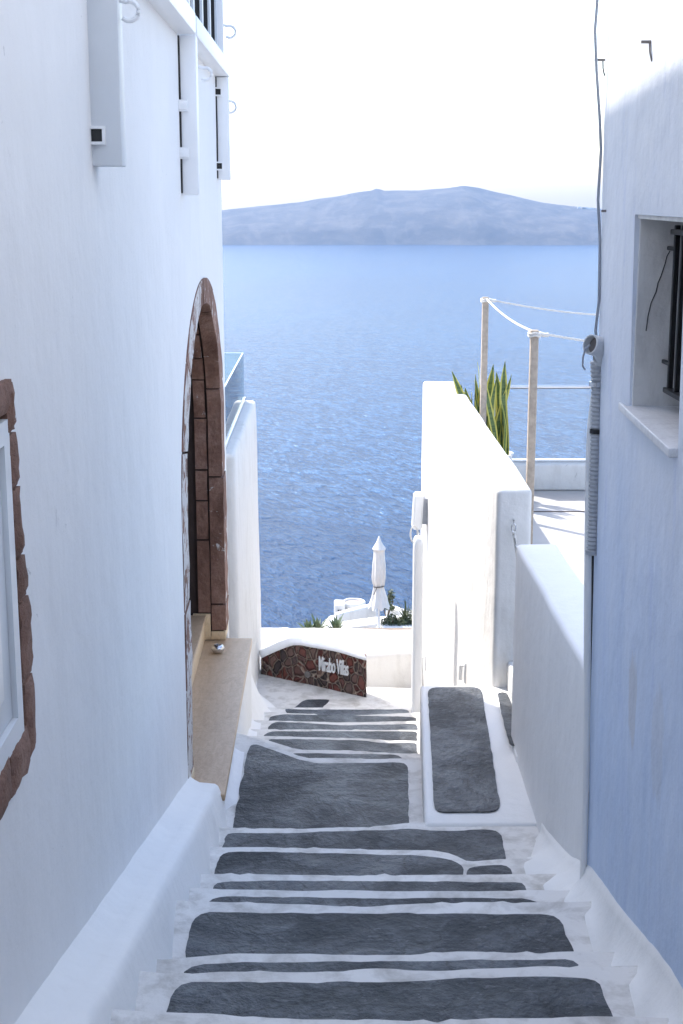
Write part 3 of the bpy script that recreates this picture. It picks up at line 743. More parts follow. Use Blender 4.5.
# balcony band above: rail, posts, glazing, clips, hooks
def lh_box(name, a, mat='paint_white', bev=.006, parent=lh): return finish(name, bx(*a, bev), mat, parent)
lh_box('bottom_rail', (-.74, -.632, 4.60, 7.275, .785, .885))
lh_box('bottom_rail', (-.74, -.634, 7.375, 9.80, .785, .885))
POSTS = [(4.54, .10), (7.28, .02), (9.70, .125)]
for i, (y, zb) in enumerate(POSTS):
    t_ = .10 if i == 0 else .09
    top = 3.2; w_ = (-.63, -.634, -.636)[i]
    po = lh_box('post', (-.74, w_, y, y + t_, zb, .782 if i else 2.6), 'paint_grey' if i == 0 else 'paint_white')
    if i: lh_box('mullion', (-.74, w_ - .03, y + .012, y + t_ - .012, .886, 2.6))
    clips = {0: [atX(97, 135, -.70).z], 1: [atX(181, 104, -.70).z, atX(181, 152, -.70).z], 2: [atX(219, 92, -.70).z, atX(220, 166, -.70).z]}[i]
    for z in clips:
        cb = bmesh.new(); s = .028
        for q in ((-s, s, s - .009, s), (-s, s, -s, -s + .009), (-s, -s + .009, -s + .009, s - .009), (s - .009, s, -s + .009, s - .009)): box(cb, -.706 + q[0], -.706 + q[1], y - .022, y - .001, z + q[2], z + q[3])
        cl = finish('cable_clip', cb, 'paint_white', po)
        finish('socket', bx(-.706 - s + .010, -.706 + s - .010, y - .008, y - .0015, z - s + .01, z + s - .01), 'black' if i != 1 else 'paint_white', cl) if i != 1 else finish('cover', bx(-.737, -.68, y - .03, y - .0015, z - .02, z + .02, .003), 'paint_white', cl)
    if i: 
        cb = bmesh.new(); tube(cb, [(-.718, y - .006, zb + .01), (-.7165, y - .006, .4), (-.718, y - .006, .78)], .005, 6); finish('cable', cb, 'black', po)  # thin cable, also the dark line of the gap shadow beside the post
# glazing in the two bays
for y0, y1 in ((7.42, 9.66), (4.66, 7.24)):
    gf = bmesh.new(); n_ = 4; gk = bmesh.new()
    for j in range(n_ + 1):
        yc = y0 + (y1 - y0) * j / n_; a0 = max(y0, yc - .035); a1 = min(y1, yc + .035); box(gf, -.79, -.70, a0, a1, .892, 2.495); box(gk, -.785, -.715, a0 - .005, a0 - .0005, .893, 2.49); box(gk, -.785, -.715, a1 + .0005, a1 + .005, .893, 2.49)
    w_ = finish('upper_window', gf, 'paint_grey', lh); finish('gasket', gk, 'black', w_)
    finish('pane', bx(-.79, -.775, y0, y1, .893, 2.49), 'clear', w_)
    cu = bmesh.new(); k = 70; A = []; 
    for j in range(k + 1): A.append((cu.verts.new((-.85 + .02 * math.sin(j * 1.3), y0 + (y1 - y0) * j / k, .89)), cu.verts.new((-.85 + .02 * math.sin(j * 1.3), y0 + (y1 - y0) * j / k, 2.5))))
    for p_, q_ in zip(A, A[1:]): cu.faces.new((p_[0], q_[0], q_[1], p_[1]))
    finish('curtain', cu, 'curtain', w_)
def curl(x, y, z, s, name='hook'):
    b_ = bmesh.new(); pts = [Vector((x - .01, y, z + s * .95))]
    for j in range(15): t = R(110 - 245 * j / 14); pts.append(Vector((x + s * .75 + s * .8 * math.cos(t), y, z + s * .8 * math.sin(t))))
    tube(b_, pts, s * .21, 8); finish(name, b_, 'paint_white', lh)
for px, py, yq, s in ((131, 11, 4.59, .036), (207, 74, 7.34, .036), (231, 32, 9.75, .046), (231.5, 107, 9.75, .046)):
    c = atY(px, py, yq); curl(c.x - s * .9 if yq > 4.5 else c.x - .03, yq, c.z, s)

# ------------------------------------------------------------------ low wall beyond the house, with glass balustrade
bw = thing('balcony_wall', 'white wall with glass balustrade beyond the corner of the left house', 'wall', (-.75, 11.5, -6))
bm = prism([(-.87, 10.12), (-.665, 10.12), (-.650, 13.0), (-.87, 13.0)], -6, -1.8, .035, cell=.25, wob=.006, seed=2)
for v in bm.verts:
    if v.co.x > -.76: v.co.x += (-1.8 - v.co.z) * .013
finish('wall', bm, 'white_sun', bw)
finish('deck', prism([(-6.5, 10.12), (-.862, 10.12), (-.862, 13.0), (-6.5, 13.0)], -6, -2.5, .02), 'terrace', bw)
g1 = finish('glass_panel', bx(-.762, -.75, 10.15, 12.9, -1.795, -1.36), 'glass', bw); finish('glass_edge', bx(-.762, -.75, 10.15, 12.888, -1.3595, -1.355), 'glass_edge', g1)
g2 = finish('glass_panel', bx(-4.5, -.765, 12.89, 12.902, -2.49, -1.36), 'glass', bw); finish('glass_edge', bx(-4.5, -.765, 12.89, 12.902, -1.3595, -1.356), 'glass_edge', g2)
finish('glass_channel', bx(-.775, -.737, 10.14, 12.95, -1.80, -1.765, .003), 'steel', bw)

# metal bowl on the doorstep
p = atZ(218, 653, -3.05); bb = bmesh.new()
lathe(bb, (p.x, 9.36, -3.049), [(.018, 0), (.034, .006), (.046, .026), (.044, .044), (.034, .056), (.026, .058), (.024, .052), (.030, .03), (.0, .02)], 28)
tag(finish('ashtray', bb, 'steel', ang=.8), 'small round steel ashtray on the tan marble doorstep under the arch', 'ashtray')

# ------------------------------------------------------------------ right house (pale blue)
rh = thing('blue_house', 'pale blue limewashed house on the right with barred window', 'house', (3, 1, -3))
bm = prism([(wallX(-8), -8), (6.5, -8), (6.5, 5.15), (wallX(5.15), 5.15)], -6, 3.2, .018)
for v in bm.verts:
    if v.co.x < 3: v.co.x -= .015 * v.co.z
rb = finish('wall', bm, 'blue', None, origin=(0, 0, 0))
WZ0, WZ1 = -.63, -.045
cut(rb, [prism([(wallX(3.62) - .2, 3.62), (1.35, 3.62), (1.35, 4.41), (wallX(4.41) - .2, 4.41)], WZ0, WZ1)])
rb.parent = rh; rb.data.transform(Matrix.Translation(-Vector(rh.location))); rb.location = (0, 0, 0)
# bare plaster reveals of the window
rv = bmesh.new(); xw = wallX(4.41)
wo = finish('window', prism([(xw + .016, 4.395), (1.3, 4.395), (1.3, 4.409), (xw + .016, 4.409)], WZ0, WZ1), 'bare', rh)
finish('reveal', prism([(wallX(3.63) + .008, 3.63), (1.3, 3.63), (1.3, 4.394), (wallX(4.394) + .008, 4.394)], WZ1 - .012, WZ1 - .001), 'bare', wo)
finish('pane', bx(1.19, 1.2, 3.63, 4.39, WZ0, WZ1 - .02), 'pane', wo)
fr = bmesh.new()
for a in ((3.64, 4.38, WZ0 + .002, WZ0 + .05), (3.64, 4.38, WZ1 - .07, WZ1 - .02), (4.33, 4.385, WZ0 + .05, WZ1 - .07), (3.97, 4.02, WZ0 + .05, WZ1 - .07)): box(fr, 1.165, 1.188, *a)
finish('frame', fr, 'bars', wo)
gr = bmesh.new(); bX = 1.045
for i in range(8):
    y = 4.30 - i * .085; box(gr, bX - .008, bX + .008, y - .008, y + .008, WZ0 + .055, WZ1 - .03)
for z in (WZ0 + .06, WZ1 - .05): box(gr, bX - .014, bX + .014, 3.63, 4.33, z - .008, z + .008)
for z in (WZ0 + .14, WZ1 - .10): box(gr, bX - .006, bX + .006, 4.30, 4.40, z - .006, z + .006)
bmesh.ops.bevel(gr, geom=gr.edges[:], offset=.002, segments=1, affect='EDGES')
finish('window_bars', gr, 'bars', wo)
# hairline crack in the reveal
ck = bmesh.new(); cpts = [atY(px, py, 4.393) for px, py in [(670, 251), (667, 256), (665, 264), (661, 276), (658, 283), (656, 292), (651, 303), (648, 316), (646, 331)]]
for a, b2 in zip(cpts, cpts[1:]): tube(ck, [a, b2], .0016, 4)
finish('crack', ck, 'black', wo)
finish('window_sill', prism([(.885, 3.62), (1.17, 3.60), (1.17, 4.392), (wallX(4.39) - .002, 4.392), (wallX(4.40) - .002, 4.47), (.928, 4.48)], WZ0 - .024, WZ0 + .001, .003), 'sill', rh)
# iron brackets on the wall
for px, py, w_ in ((604, 60, .042), (651, 42, .035), (606, 211, .02)):
    q = None
    d = ray(px, py); t = .7185 / (d.x - .05 * d.y + .015 * d.z); q = d * t
    b_ = bmesh.new(); box(b_, q.x - w_ * .8, q.x + .02, q.y - .005, q.y + .005, q.z - .004, q.z + .004)
    if py < 100: tube(b_, [(q.x - .004, q.y, q.z), (q.x - .006, q.y - .02, q.z - .03), (q.x - .002, q.y - .03, q.z - .055)], .003, 6)
    finish('wall_bracket', b_, 'rusty', rh)

# pipes and cable down the corner of the blue house
CX, CY = wallX(5.15), 5.15
def onc(px, py, Y=5.10): return atY(px, py, Y)
dp = bmesh.new()
def ptsY(l_, Y): return [atY(a, b2, Y) for a, b2 in l_]
cp = [Vector(p) for p in resample(ptsY([(596, 361), (597, 385), (596.5, 420), (595, 470), (593.5, 520), (592, 552)], 5.08), .004)]
tube(dp, cp, .02, 14, rfun=lambda i: .0205 + .0028 * math.sin(i * 1.65))
cnd = thing('corrugated_conduit', 'grey corrugated conduit pipe clipped to the corner of the blue house', 'conduit', (cp[-1].x, cp[-1].y, cp[-1].z))
finish('hose', dp, 'conduit', cnd)
for py, m_ in ((384, 'steel'), (431, 'black'), (552, 'conduit')):
    c = atY(596.5 if py < 500 else 592, py, 5.08); b_ = bmesh.new(); tube(b_, [c + Vector((0, 0, .008)), c - Vector((0, 0, .008))], .026, 16); box(b_, c.x + .015, c.x + .04, c.y - .012, c.y + .012, c.z - .009, c.z + .009)
    finish('clamp', b_, m_, cnd)
# pvc elbow on top
b_ = bmesh.new(); c = atY(596, 346, 5.03)
axis = Vector((-.78, -.5, .25)).normalized()
a0 = c - axis * .038; a1 = c + axis * .030
tube(b_, [a0, a1], .036, 24, cap=False); tube(b_, [a1, a1 - axis * .05], .031, 24, cap=False)
tube(b_, [a1, a1 + axis * .0005], .0335, 24, cap=False, rfun=lambda i: .036 if i == 0 else .031)
tube(b_, [a0, a0 - axis * .001], .036, 24, rfun=lambda i: .036 if i == 0 else .001)
tube(b_, [a0 + axis * .02, a0 + Vector((0, .02, -.04)), cp[0]], .027, 16)
finish('elbow', b_, 'pvc', cnd)
b_ = bmesh.new(); tube(b_, [c + axis * .0, c + axis * .005], .030, 16); finish('cut_pipe_end', b_, 'rusty', cnd)
b_ = bmesh.new(); tube(b_, resample(ptsY([(590, 345), (585.5, 349), (583, 357), (582.5, 366), (585, 370)], 5.0), .01), .0035, 8); finish('loose_wire', b_, 'cable', cnd)
# white down pipe from the conduit to the ground
b_ = bmesh.new(); tube(b_, resample(ptsY([(595, 392), (591, 425), (588.8, 470), (588, 540), (587.5, 600), (587, 700), (585.5, 800), (583, 880), (582, 902)], 5.09), .12), .0135, 14)
dpo = finish('down_pipe', b_, 'white'); tag(dpo, 'thin white painted down pipe between the blue house and the low white wall', 'pipe')
b_ = bmesh.new(); tube(b_, resample(ptsY([(593, 540), (592.5, 600), (590.5, 700), (588.5, 800), (586, 895)], 5.125), .1), .005, 8)
tag(finish('black_cable', b_, 'black'), 'thin black cable running down the corner behind the white down pipe', 'cable')
b_ = bmesh.new(); tube(b_, resample(ptsY([(600, -40), (597, 5), (595, 30), (596.5, 70), (599.5, 115), (601, 150), (598, 200), (600, 240), (599, 300), (595.5, 330), (597, 345)], 5.11), .03), .0052, 8)
tag(finish('grey_cable', b_, 'cable'), 'loose grey cable hanging down the upper corner of the blue house', 'cable')

# ------------------------------------------------------------------ low wall, plinth, side steps, parapet, terrace
lw = finish('low_wall', prism([(1.045, 5.14), (1.27, 5.155), (1.275, 7.62), (1.04, 7.60)], -3.6, -1.855, .028, 4, cell=.16, wob=.006, seed=4), 'white_left')
tag(lw, 'low white plaster wall between the blue house and the side steps', 'wall')
pl = thing('plinth', 'low white plinth with a long grey painted top beside the stairs', 'plinth', (.75, 7.4, -4.6))
finish('block', prism([(.485, 6.57), (1.06, 6.57), (1.05, 8.46), (.585, 8.46)], -4.6, [-3.035, -3.035, -2.97, -2.97], .022, 4, cell=.14, wob=.005, seed=6), 'white', pl)
def plz(y): return -3.035 + .0344 * (y - 6.57)
pad = []
for px, py in [(428, 692), (430.5, 687.5), (478.5, 687), (482, 691), (500, 806), (497, 811.5), (437.5, 812.5), (434, 806)]:
    q = atZ(px, py, -3.0)
    for _ in range(5): q = atZ(px, py, plz(q.y) + .006)
    pad.append((q.x, q.y))
po = paint_sheet('painted_top', pad, 0, 'tread', pl, jit=.002)
for v in po.data.vertices: v.co.z += plz(v.co.y + 7.4) + .004
ss = thing('side_steps', 'grey topped side steps rising right to the terrace behind the low wall', 'steps', (1.4, 8, -3.6))
finish('lower_step', prism([(1.035, 7.3), (1.14, 7.3), (1.14, 8.44), (1.035, 8.44)], -3.6, -2.975, .01), 'white', ss)
finish('upper_step', prism([(1.12, 7.55), (1.62, 7.55), (1.62, 8.42), (1.12, 8.42)], -3.6, -2.80, .016, cell=.12, wob=.004), 'white', ss)
paint_sheet('step_paint', [(1.012, 7.42), (1.108, 7.42), (1.108, 8.30), (1.045, 8.30)], -2.966, 'tread', ss, jit=.002)
paint_sheet('step_paint', [(1.16, 7.6), (1.58, 7.6), (1.58, 8.36), (1.155, 8.36)], -2.797, 'tread', ss, jit=.003)

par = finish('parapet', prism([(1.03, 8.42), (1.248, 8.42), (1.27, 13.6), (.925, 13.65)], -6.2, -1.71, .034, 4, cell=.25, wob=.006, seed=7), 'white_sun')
tag(par, 'tall white parapet wall between the stairs and the sunlit terrace', 'wall')
terr = thing('terrace', None, None, (3, 11, -6)); tag(terr, kind='structure')
finish('terrace_floor', prism([(1.27, 8.43), (7, 8.43), (7, 13.4), (1.27, 13.4)], -6, -2.67, .006), 'terrace', terr)
finish('terrace_floor', prism([(1.62, 5.2), (7, 5.2), (7, 8.425), (1.62, 8.425)], -6, -2.674, .006), 'terrace', terr)
j = bmesh.new(); box(j, 1.3, 7, 12.12, 12.15, -2.6705, -2.667); finish('floor_joint', j, 'mortar', terr)
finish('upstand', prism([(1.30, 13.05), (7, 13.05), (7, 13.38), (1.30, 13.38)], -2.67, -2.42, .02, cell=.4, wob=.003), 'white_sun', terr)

rl = thing('terrace_railing', 'slim steel terrace railing on the white kerb facing the sea', 'railing', (3, 13.2, -2.42))
z_r = atY(540, 387, 13.2).z
b_ = bmesh.new(); tube(b_, [(1.56, 13.2, z_r), (7, 13.2, z_r)], .018, 12); finish('handrail', b_, 'steel', rl)
b_ = bmesh.new(); box(b_, 1.55, 7, 13.17, 13.23, -2.419, -2.40); finish('bottom_channel', b_, 'steel', rl)
finish('glass_panel', bx(1.57, 7, 13.195, 13.205, -2.40, z_r - .01), glass('clear_balustrade_glass', (.97, .985, .99), .0), rl)

# posts and ropes
def rope(name, pts, r, label, cat='rope', parent=None, pitch=.03, strands=3):
    b_ = bmesh.new(); P_ = resample(pts, .012)
    for s in range(strands):
        q = []
        for i, p_ in enumerate(P_):
            t = (P_[min(i + 1, len(P_) - 1)] - P_[max(i - 1, 0)]).normalized(); up = Vector((0, 0, 1)) if abs(t.z) < .9 else Vector((0, 1, 0))
            a = t.cross(up).normalized(); c_ = t.cross(a); an = i * .012 / pitch * 2 * math.pi / 2.2 + s * 2 * math.pi / strands
            q.append(p_ + (a * math.cos(an) + c_ * math.sin(an)) * r * .5)
        tube(b_, q, r * .55, 6)
    o = finish(name, b_, 'rope', parent)
    if parent is None: tag(o, label, cat)
    return o
def sag(a, b_, s, n=14): a, b_ = Vector(a), Vector(b_); return [a.lerp(b_, i / n) - Vector((0, 0, s * 4 * (i / n) * (1 - i / n))) for i in range(n + 1)]
p1t = atY(485.5, 297, 12.1); p2t = atY(534.5, 330, 9.05)
def post(pt, w_, label):
    b_ = bx(pt.x - w_ / 2, pt.x + w_ / 2, pt.y - w_ / 2, pt.y + w_ / 2, -2.67, pt.z, .005)
    tag(finish('rope_post', b_, 'pole_wood'), label, 'post', 'timber posts carrying the rope')
post(p1t, .052, 'farther bleached timber post standing in front of the snake plant')
post(p2t, .050, 'nearer bleached timber post at the near end of the parapet')
e1 = Vector((2.62, 12.3, atY(600, 314, 12.3).z - .02)); e2 = Vector((2.62, 9.3, atY(600, 345, 9.3).z - .04))
post(Vector((2.62, 12.3, e1.z + .03)), .05, 'timber rope post out on the terrace behind the blue house, farther one')
post(Vector((2.62, 9.3, e2.z + .03)), .05, 'timber rope post out on the terrace behind the blue house, nearer one')
up = Vector((.01, 0, -.015))
rope('rope', sag(p1t + up, p2t + up, .035), .008, 'white rope sagging between the two bleached timber posts')
rope('rope', sag(p2t + up, e2, .03), .008, 'white rope from the nearer timber post to behind the grey conduit')
rope('rope', sag(p1t + up, e1, .03), .008, 'white rope from the farther timber post to the right, highest rope')
for pt in (p1t, p2t):
    for k_ in range(2):
        b_ = bmesh.new(); z = pt.z - .02 - k_ * .016; rr = .036
        tube(b_, [pt + Vector((rr * math.cos(t), rr * math.sin(t), z - pt.z + .004 * math.sin(3 * t))) for t in [2 * math.pi * i / 20 for i in range(21)]], .008, 6)
        if k_ == 0: tube(b_, sag(pt + Vector((.03, 0, -.02)), pt + Vector((.09, .0, -.03)), .006, 4), .014, 8)
        o = finish('rope_knot', b_, 'rope'); tag(o, 'rope knot wound round the top of the %s timber post, %s turn' % ('farther' if pt is p1t else 'nearer', 'upper' if k_ == 0 else 'lower'), 'knot')
# rope across the side entrance, with its hook
hk = atY(513.5, 520, 8.40)
b_ = bmesh.new(); tube(b_, [hk + Vector((0, .03, .0)), hk + Vector((0, -.015, 0)), hk + Vector((0, -.02, -.02))], .005, 8)
tube(b_, [hk + Vector((.012 * math.sin(t), -.02, -.045 + .026 * math.cos(t))) for t in [2 * math.pi * i / 16 for i in range(17)]], .0045, 6)
rg = thing('entrance_rope', 'short twisted white rope hooked on the near end of the tall parapet', 'rope', hk)
finish('hook', b_, 'steel', rg)
rope('cord', [hk + Vector((0, -.02, -.07)), hk + Vector((.01, -.05, -.14)), hk + Vector((.02, -.12, -.24)), hk + Vector((.03, -.25, -.36)), hk + Vector((.03, -.42, -.40)), hk + Vector((.03, -.6, -.33)), hk + Vector((.02, -.77, -.2))], .011, None, parent=rg)

# gate post and lamp near the parapet
gp = thing('gate_post', 'slim white round topped post beside the stairs at the parapet', 'post', (.71, 10.75, -4.1))
b_ = bmesh.new(); c = atY(416, 700, 10.75); zt = atY(416, 536, 10.75).z
secs2 = [(1.0, -4.2), (1.0, zt - .10), (.98, zt - .06), (.86, zt - .025), (.6, zt - .006), (.15, zt)]
rr = []
for s_, z in secs2:
    xr, yr = .041 * s_, .07 * s_ if s_ > .9 else .07 * s_
    xc = c.x + .004
    rr.append([b_.verts.new((xc + xr * math.copysign(abs(math.cos(t)) ** .45, math.cos(t)), 10.75 + yr * math.copysign(abs(math.sin(t)) ** .45, math.sin(t)), z)) for t in [2 * math.pi * (i + .5) / 24 for i in range(24)]])
for A, B in zip(rr, rr[1:]):
    for i in range(24): b_.faces.new((A[i], A[(i + 1) % 24], B[(i + 1) % 24], B[i]))
b_.faces.new(rr[-1])
finish('shaft', b_, 'paint_white', gp, ang=1.0)
b_ = bmesh.new(); q = atY(412.5, 538, 10.75)
tube(b_, [q + Vector((.012 + .028 * math.sin(t), 0, .03 + .065 * math.cos(t))) for t in [2 * math.pi * i / 20 for i in range(21)]], .006, 6)
finish('rope_loop', b_, 'rope', gp)
wlp = thing('wall_lamp', 'tilted white box lamp on the far end of the tall parapet', 'lamp', (.9, 13.1, -2.9))
t0 = atY(417, 493, 13.0); t1 = atY(416, 528, 13.0)
b_ = bmesh.new(); box(b_, -.045, .045, -.09, .09, t1.z, t0.z)
for v in b_.verts: v.co.x += t0.x + .003 + (.012 if v.co.z > t0.z - .01 else -.004); v.co.y += 13.0
bmesh.ops.bevel(b_, geom=b_.edges[:], offset=.015, segments=3, affect='EDGES'); finish('housing', b_, 'paint_white', wlp)
finish('back_plate', bx(t0.x + .05, .95, 12.93, 13.07, t1.z + .05, t0.z - .04), 'cable', wlp)
b_ = bmesh.new(); tube(b_, [t1 + Vector((.02, 0, .01)), t1 + Vector((.03, -.02, -.05)), t1 + Vector((.01, -.03, -.09))], .007, 6); finish('lead', b_, 'steel', wlp)

for px, py, Y, s, lb in ((428, 672, 12.9, .028, 'small beige metal wall fitting low on the parapet, farther one'), (466, 673, 9.8, .026, 'small beige metal wall fitting low on the parapet, nearer one')):
    xw_ = 1.03 - .0202 * (Y - 8.42); zc = atX(px, py, xw_).z
    t_ = thing('wall_fitting', lb, 'wall fitting', (xw_, Y, zc - .07), 'wall fittings low on the parapet')
    finish('plate', bx(xw_ - .012, xw_ + .01, Y - .05, Y + .05, zc - .075, zc + .075, .004), 'pvc', t_)
    b_ = bmesh.new(); tube(b_, [(xw_ - .01, Y - .01, zc + .05), (xw_ - .035, Y - .01, zc + .045), (xw_ - .038, Y - .01, zc - .06)], .013, 10); finish('latch', b_, 'pvc', t_)

# snake plant in its pot behind the parapet
sp = thing('snake_plant', 'yellow edged snake plant in a white pot behind the parapet', 'plant', (1.47, 12.75, -2.67))
b_ = bmesh.new(); lathe(b_, (1.50, 12.72, -2.67), [(.13, 0), (.15, .01), (.19, .40), (.20, .42), (.18, .42), (.17, .38), (.0, .37)], 28); finish('pot', b_, 'white', sp)
b_ = bmesh.new(); lathe(b_, (1.50, 12.72, -2.30), [(.168, 0), (.1, .012), (.0, .015)], 20); finish('soil', b_, 'terracotta', sp)
b_ = bmesh.new(); uv = b_.loops.layers.uv.new('uv'); rnd = random.Random(12)
tips = [(453, 371), (472, 380), (489, 381), (495, 372), (466, 388), (500, 393), (482, 366), (474, 397), (461, 384), (475, 362), (478, 374), (470, 392), (486, 372), (492, 364), (497, 378), (506, 361), (503, 388), (491, 395), (484, 385), (466, 400), (499, 402), (509, 374), (480, 398)]
for i, (px, py) in enumerate(tips):
    Yt = 12.72 + rnd.uniform(-.2, .25); tip = atY(px, py, Yt)
    an = rnd.uniform(0, 6.28); base = Vector((1.49 + .09 * math.cos(an), 12.72 + .09 * math.sin(an), -2.29))
    base.x += (tip.x - 1.45) * .25
    w_ = rnd.uniform(.030, .042); sa = rnd.uniform(-.8, .8); side = Vector((math.cos(sa), math.sin(sa), 0)); nrm = Vector((-side.y, side.x, 0))
    n_ = 12; rows_ = []
    ph = rnd.uniform(0, 6)
    for k_ in range(n_ + 1):
        t = k_ / n_; c_ = base.lerp(tip, t) + Vector((tip.x - base.x, tip.y - base.y, 0)) * (.35 * (t * t - t)) + nrm * .012 * math.sin(t * 7 + ph) + side * .022 * math.sin(t * 4 + ph)
        ww = w_ * min(1, (.55 + t * 1.2)) * (1 if t < .7 else max(.02, math.cos((t - .7) / .3 * math.pi / 2)))
        tw = side * math.cos(t * .9) + nrm * math.sin(t * .9)
        rows_.append([b_.verts.new(c_ - tw * ww), b_.verts.new(c_ + nrm * .006), b_.verts.new(c_ + tw * ww)])
    for k_, (A, B) in enumerate(zip(rows_, rows_[1:])):
        for q_ in range(2):
            f = b_.faces.new((A[q_], A[q_ + 1], B[q_ + 1], B[q_]))
            for lp, u_ in zip(f.loops, (q_ / 2, (q_ + 1) / 2, (q_ + 1) / 2, q_ / 2)): lp[uv].uv = (u_, k_ / n_)
finish('leaves', b_, 'snake', sp, ang=2)

# ------------------------------------------------------------------ stone sign wall at the turn of the lane
sg = thing('sign_wall', 'low rubble stone wall with white cap and lettering at the turn', 'wall', (-.1, 11.9, -4.8))
A_ = atZ(367, 699, -4.24); A_ = Vector((A_.x, 11.75, 0)); B_ = Vector((-.76, 12.5, 0))
xr = atY(367, 690, 11.75).x
top_px = [(261, 657), (267, 654), (280, 648), (292, 644), (300, 644), (312, 646), (330, 649), (345, 653), (358, 657), (366.5, 659)]
def face_pt(px, py):
    """a point of the photograph on the wall's sloping-away face"""
    P0 = Vector((xr, 11.75, 0)); P1 = Vector((-.76, 12.5, 0)); d_ = (P1 - P0).normalized(); nn_ = Vector((-d_.y, d_.x, 0)); dd = ray(px, py)
    return dd * (P0.dot(nn_) / dd.dot(nn_))
fd = (Vector((-.76, 12.5, 0)) - Vector((xr, 11.75, 0))).normalized(); fn = Vector((-fd.y, fd.x, 0)); fn = fn if fn.y < 0 else -fn
tp = resample([face_pt(*q) for q in top_px], .03)
b_ = bmesh.new(); F_, Bk = [], []
for i, q in enumerate(tp):
    lo_z = -4.9; nz = 14; colf = []
    for j_ in range(nz + 1):
        z = q.z + (lo_z - q.z) * j_ / nz; k_ = .012 * noise.noise(Vector((q.x * 16, q.y * 16, z * 16)))
        colf.append(b_.verts.new((q.x + fn.x * k_, q.y + fn.y * k_, z)))
    F_.append(colf); Bk.append([b_.verts.new((q.x, q.y + .13, q.z)), b_.verts.new((q.x, q.y + .13, lo_z))])
for A, B in zip(F_, F_[1:]):
    for j_ in range(14): b_.faces.new((A[j_], B[j_], B[j_ + 1], A[j_ + 1]))
for (A, B, C_, D_) in zip(F_, F_[1:], Bk, Bk[1:]):
    b_.faces.new((A[0], B[0], D_[0], C_[0])); b_.faces.new((C_[0], D_[0], D_[1], C_[1]))
for fcol, bcol in ((F_[0], Bk[0]), (F_[-1], Bk[-1])): b_.faces.new(fcol + [bcol[1], bcol[0]])
finish('stonework', b_, 'rubble', sg, ang=.7)
# rounded white cap that follows the top
b_ = bmesh.new(); rows_ = []
for i, q in enumerate(tp):
    sec = []
    for j_ in range(13):
        t = math.pi * j_ / 12; o_ = .065 - .085 * math.cos(t); hz_ = .020 * math.sin(t) ** .6 if 0 < j_ < 12 else -.006
        sec.append(b_.verts.new(q + Vector((fn.x * .3, 1, 0)) * o_ + Vector((0, 0, hz_))))
    rows_.append(sec)
for A, B in zip(rows_, rows_[1:]):
    for j_ in range(12): b_.faces.new((A[j_], A[j_ + 1], B[j_ + 1], B[j_]))
for r_ in (rows_[0], rows_[-1]): b_.faces.new(r_)
wobble(b_, .005, 4, 2); finish('cap', b_, 'white', sg, ang=1.2)
# lettering
fc = bpy.data.curves.new('lettering', 'FONT'); fc.body = "Mirabo Villas"; fc.size = .19; fc.extrude = .006; fc.space_character = .92; fc.offset = .0012
fo = bpy.data.objects.new('tmp', fc); C.objects.link(fo); bpy.context.view_layer.update()
me = bpy.data.meshes.new_from_object(fo.evaluated_get(bpy.context.evaluated_depsgraph_get())); bpy.data.objects.remove(fo)
q0 = face_pt(319.8, 669.5) + fn * .018; q1 = face_pt(349.5, 675) + fn * .018
xa = (q1 - q0); xa.z = 0; Lw = xa.length; xa.normalize(); slope = 0
wdt = max(v.co.x for v in me.vertices); sx_ = Lw / wdt
za = Vector((0, 0, 1))
for v in me.vertices:
    x_, y_, z_ = v.co; v.co = q0 + xa * (x_ * sx_) + za * (y_ * 1.0 + x_ * sx_ * (q1.z - q0.z) / Lw) + fn * z_
b_ = bmesh.new(); b_.from_mesh(me); bpy.data.meshes.remove(me)
finish('lettering', b_, 'paint_white', sg, ang=.5)
# small round lamp in the stonework
q = face_pt(308.5, 674) + fn * .012; b_ = bmesh.new(); tube(b_, [q - fn * .02, q + fn * .008], .03, 16); finish('inset_lamp', b_, 'rusty', sg)

# white plaster mounds at the foot of the sign wall and behind the doorstep
b_ = bmesh.new(); rows_ = []
for i in range(30):
    t = i / 29; y = 9.72 + 2.6 * t; row = []
    for j_ in range(12):
        s_ = j_ / 11; x0 = -.66; wd = .12 + .26 * math.sin(min(1, t * 1.1) * math.pi * .62) ** 1.5; q_ = max(0, min(1, (t - .4) / .45)); wd = wd * (1 - q_ * q_ * (3 - 2 * q_)) + .04
        zb_ = stair_z(y) - .03; htop = -3.10 - 1.12 * t; htop = htop if t < .7 else htop + (zb_ - htop) * ((t - .7) / .3) ** 2
        zz_ = zb_ + (htop - zb_) * (1 - s_) ** 2.3
        row.append(b_.verts.new((x0 + wd * s_, y, zz_)))
    rows_.append(row)
for A, B in zip(rows_, rows_[1:]):
    for j_ in range(11): b_.faces.new((A[j_], A[j_ + 1], B[j_ + 1], B[j_]))
wobble(b_, .012, 3, 4); finish('plaster_mound', b_, 'white', sg, ang=2)

# thick rounded wall behind the landing
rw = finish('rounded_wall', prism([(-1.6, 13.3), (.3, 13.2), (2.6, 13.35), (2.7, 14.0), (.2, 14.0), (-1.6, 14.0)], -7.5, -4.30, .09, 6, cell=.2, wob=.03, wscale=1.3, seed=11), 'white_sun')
tag(rw, 'thick rounded white wall behind the rubble sign wall', 'wall')
b_ = bmesh.new(); q = atY(283, 635.5, 13.6); bmesh.ops.create_uvsphere(b_, u_segments=24, v_segments=14, radius=1, matrix=Matrix.Translation((q.x, 13.6, q.z - .10)) @ Matrix.Diagonal((.2, .3, .17, 1)))
wobble(b_, .02, 3, 3); finish('mound', b_, 'white', None) ; mo_ = bpy.data.objects['mound']; tag(mo_, 'small rounded white plaster hump on the left end of the rounded wall', 'plaster hump')

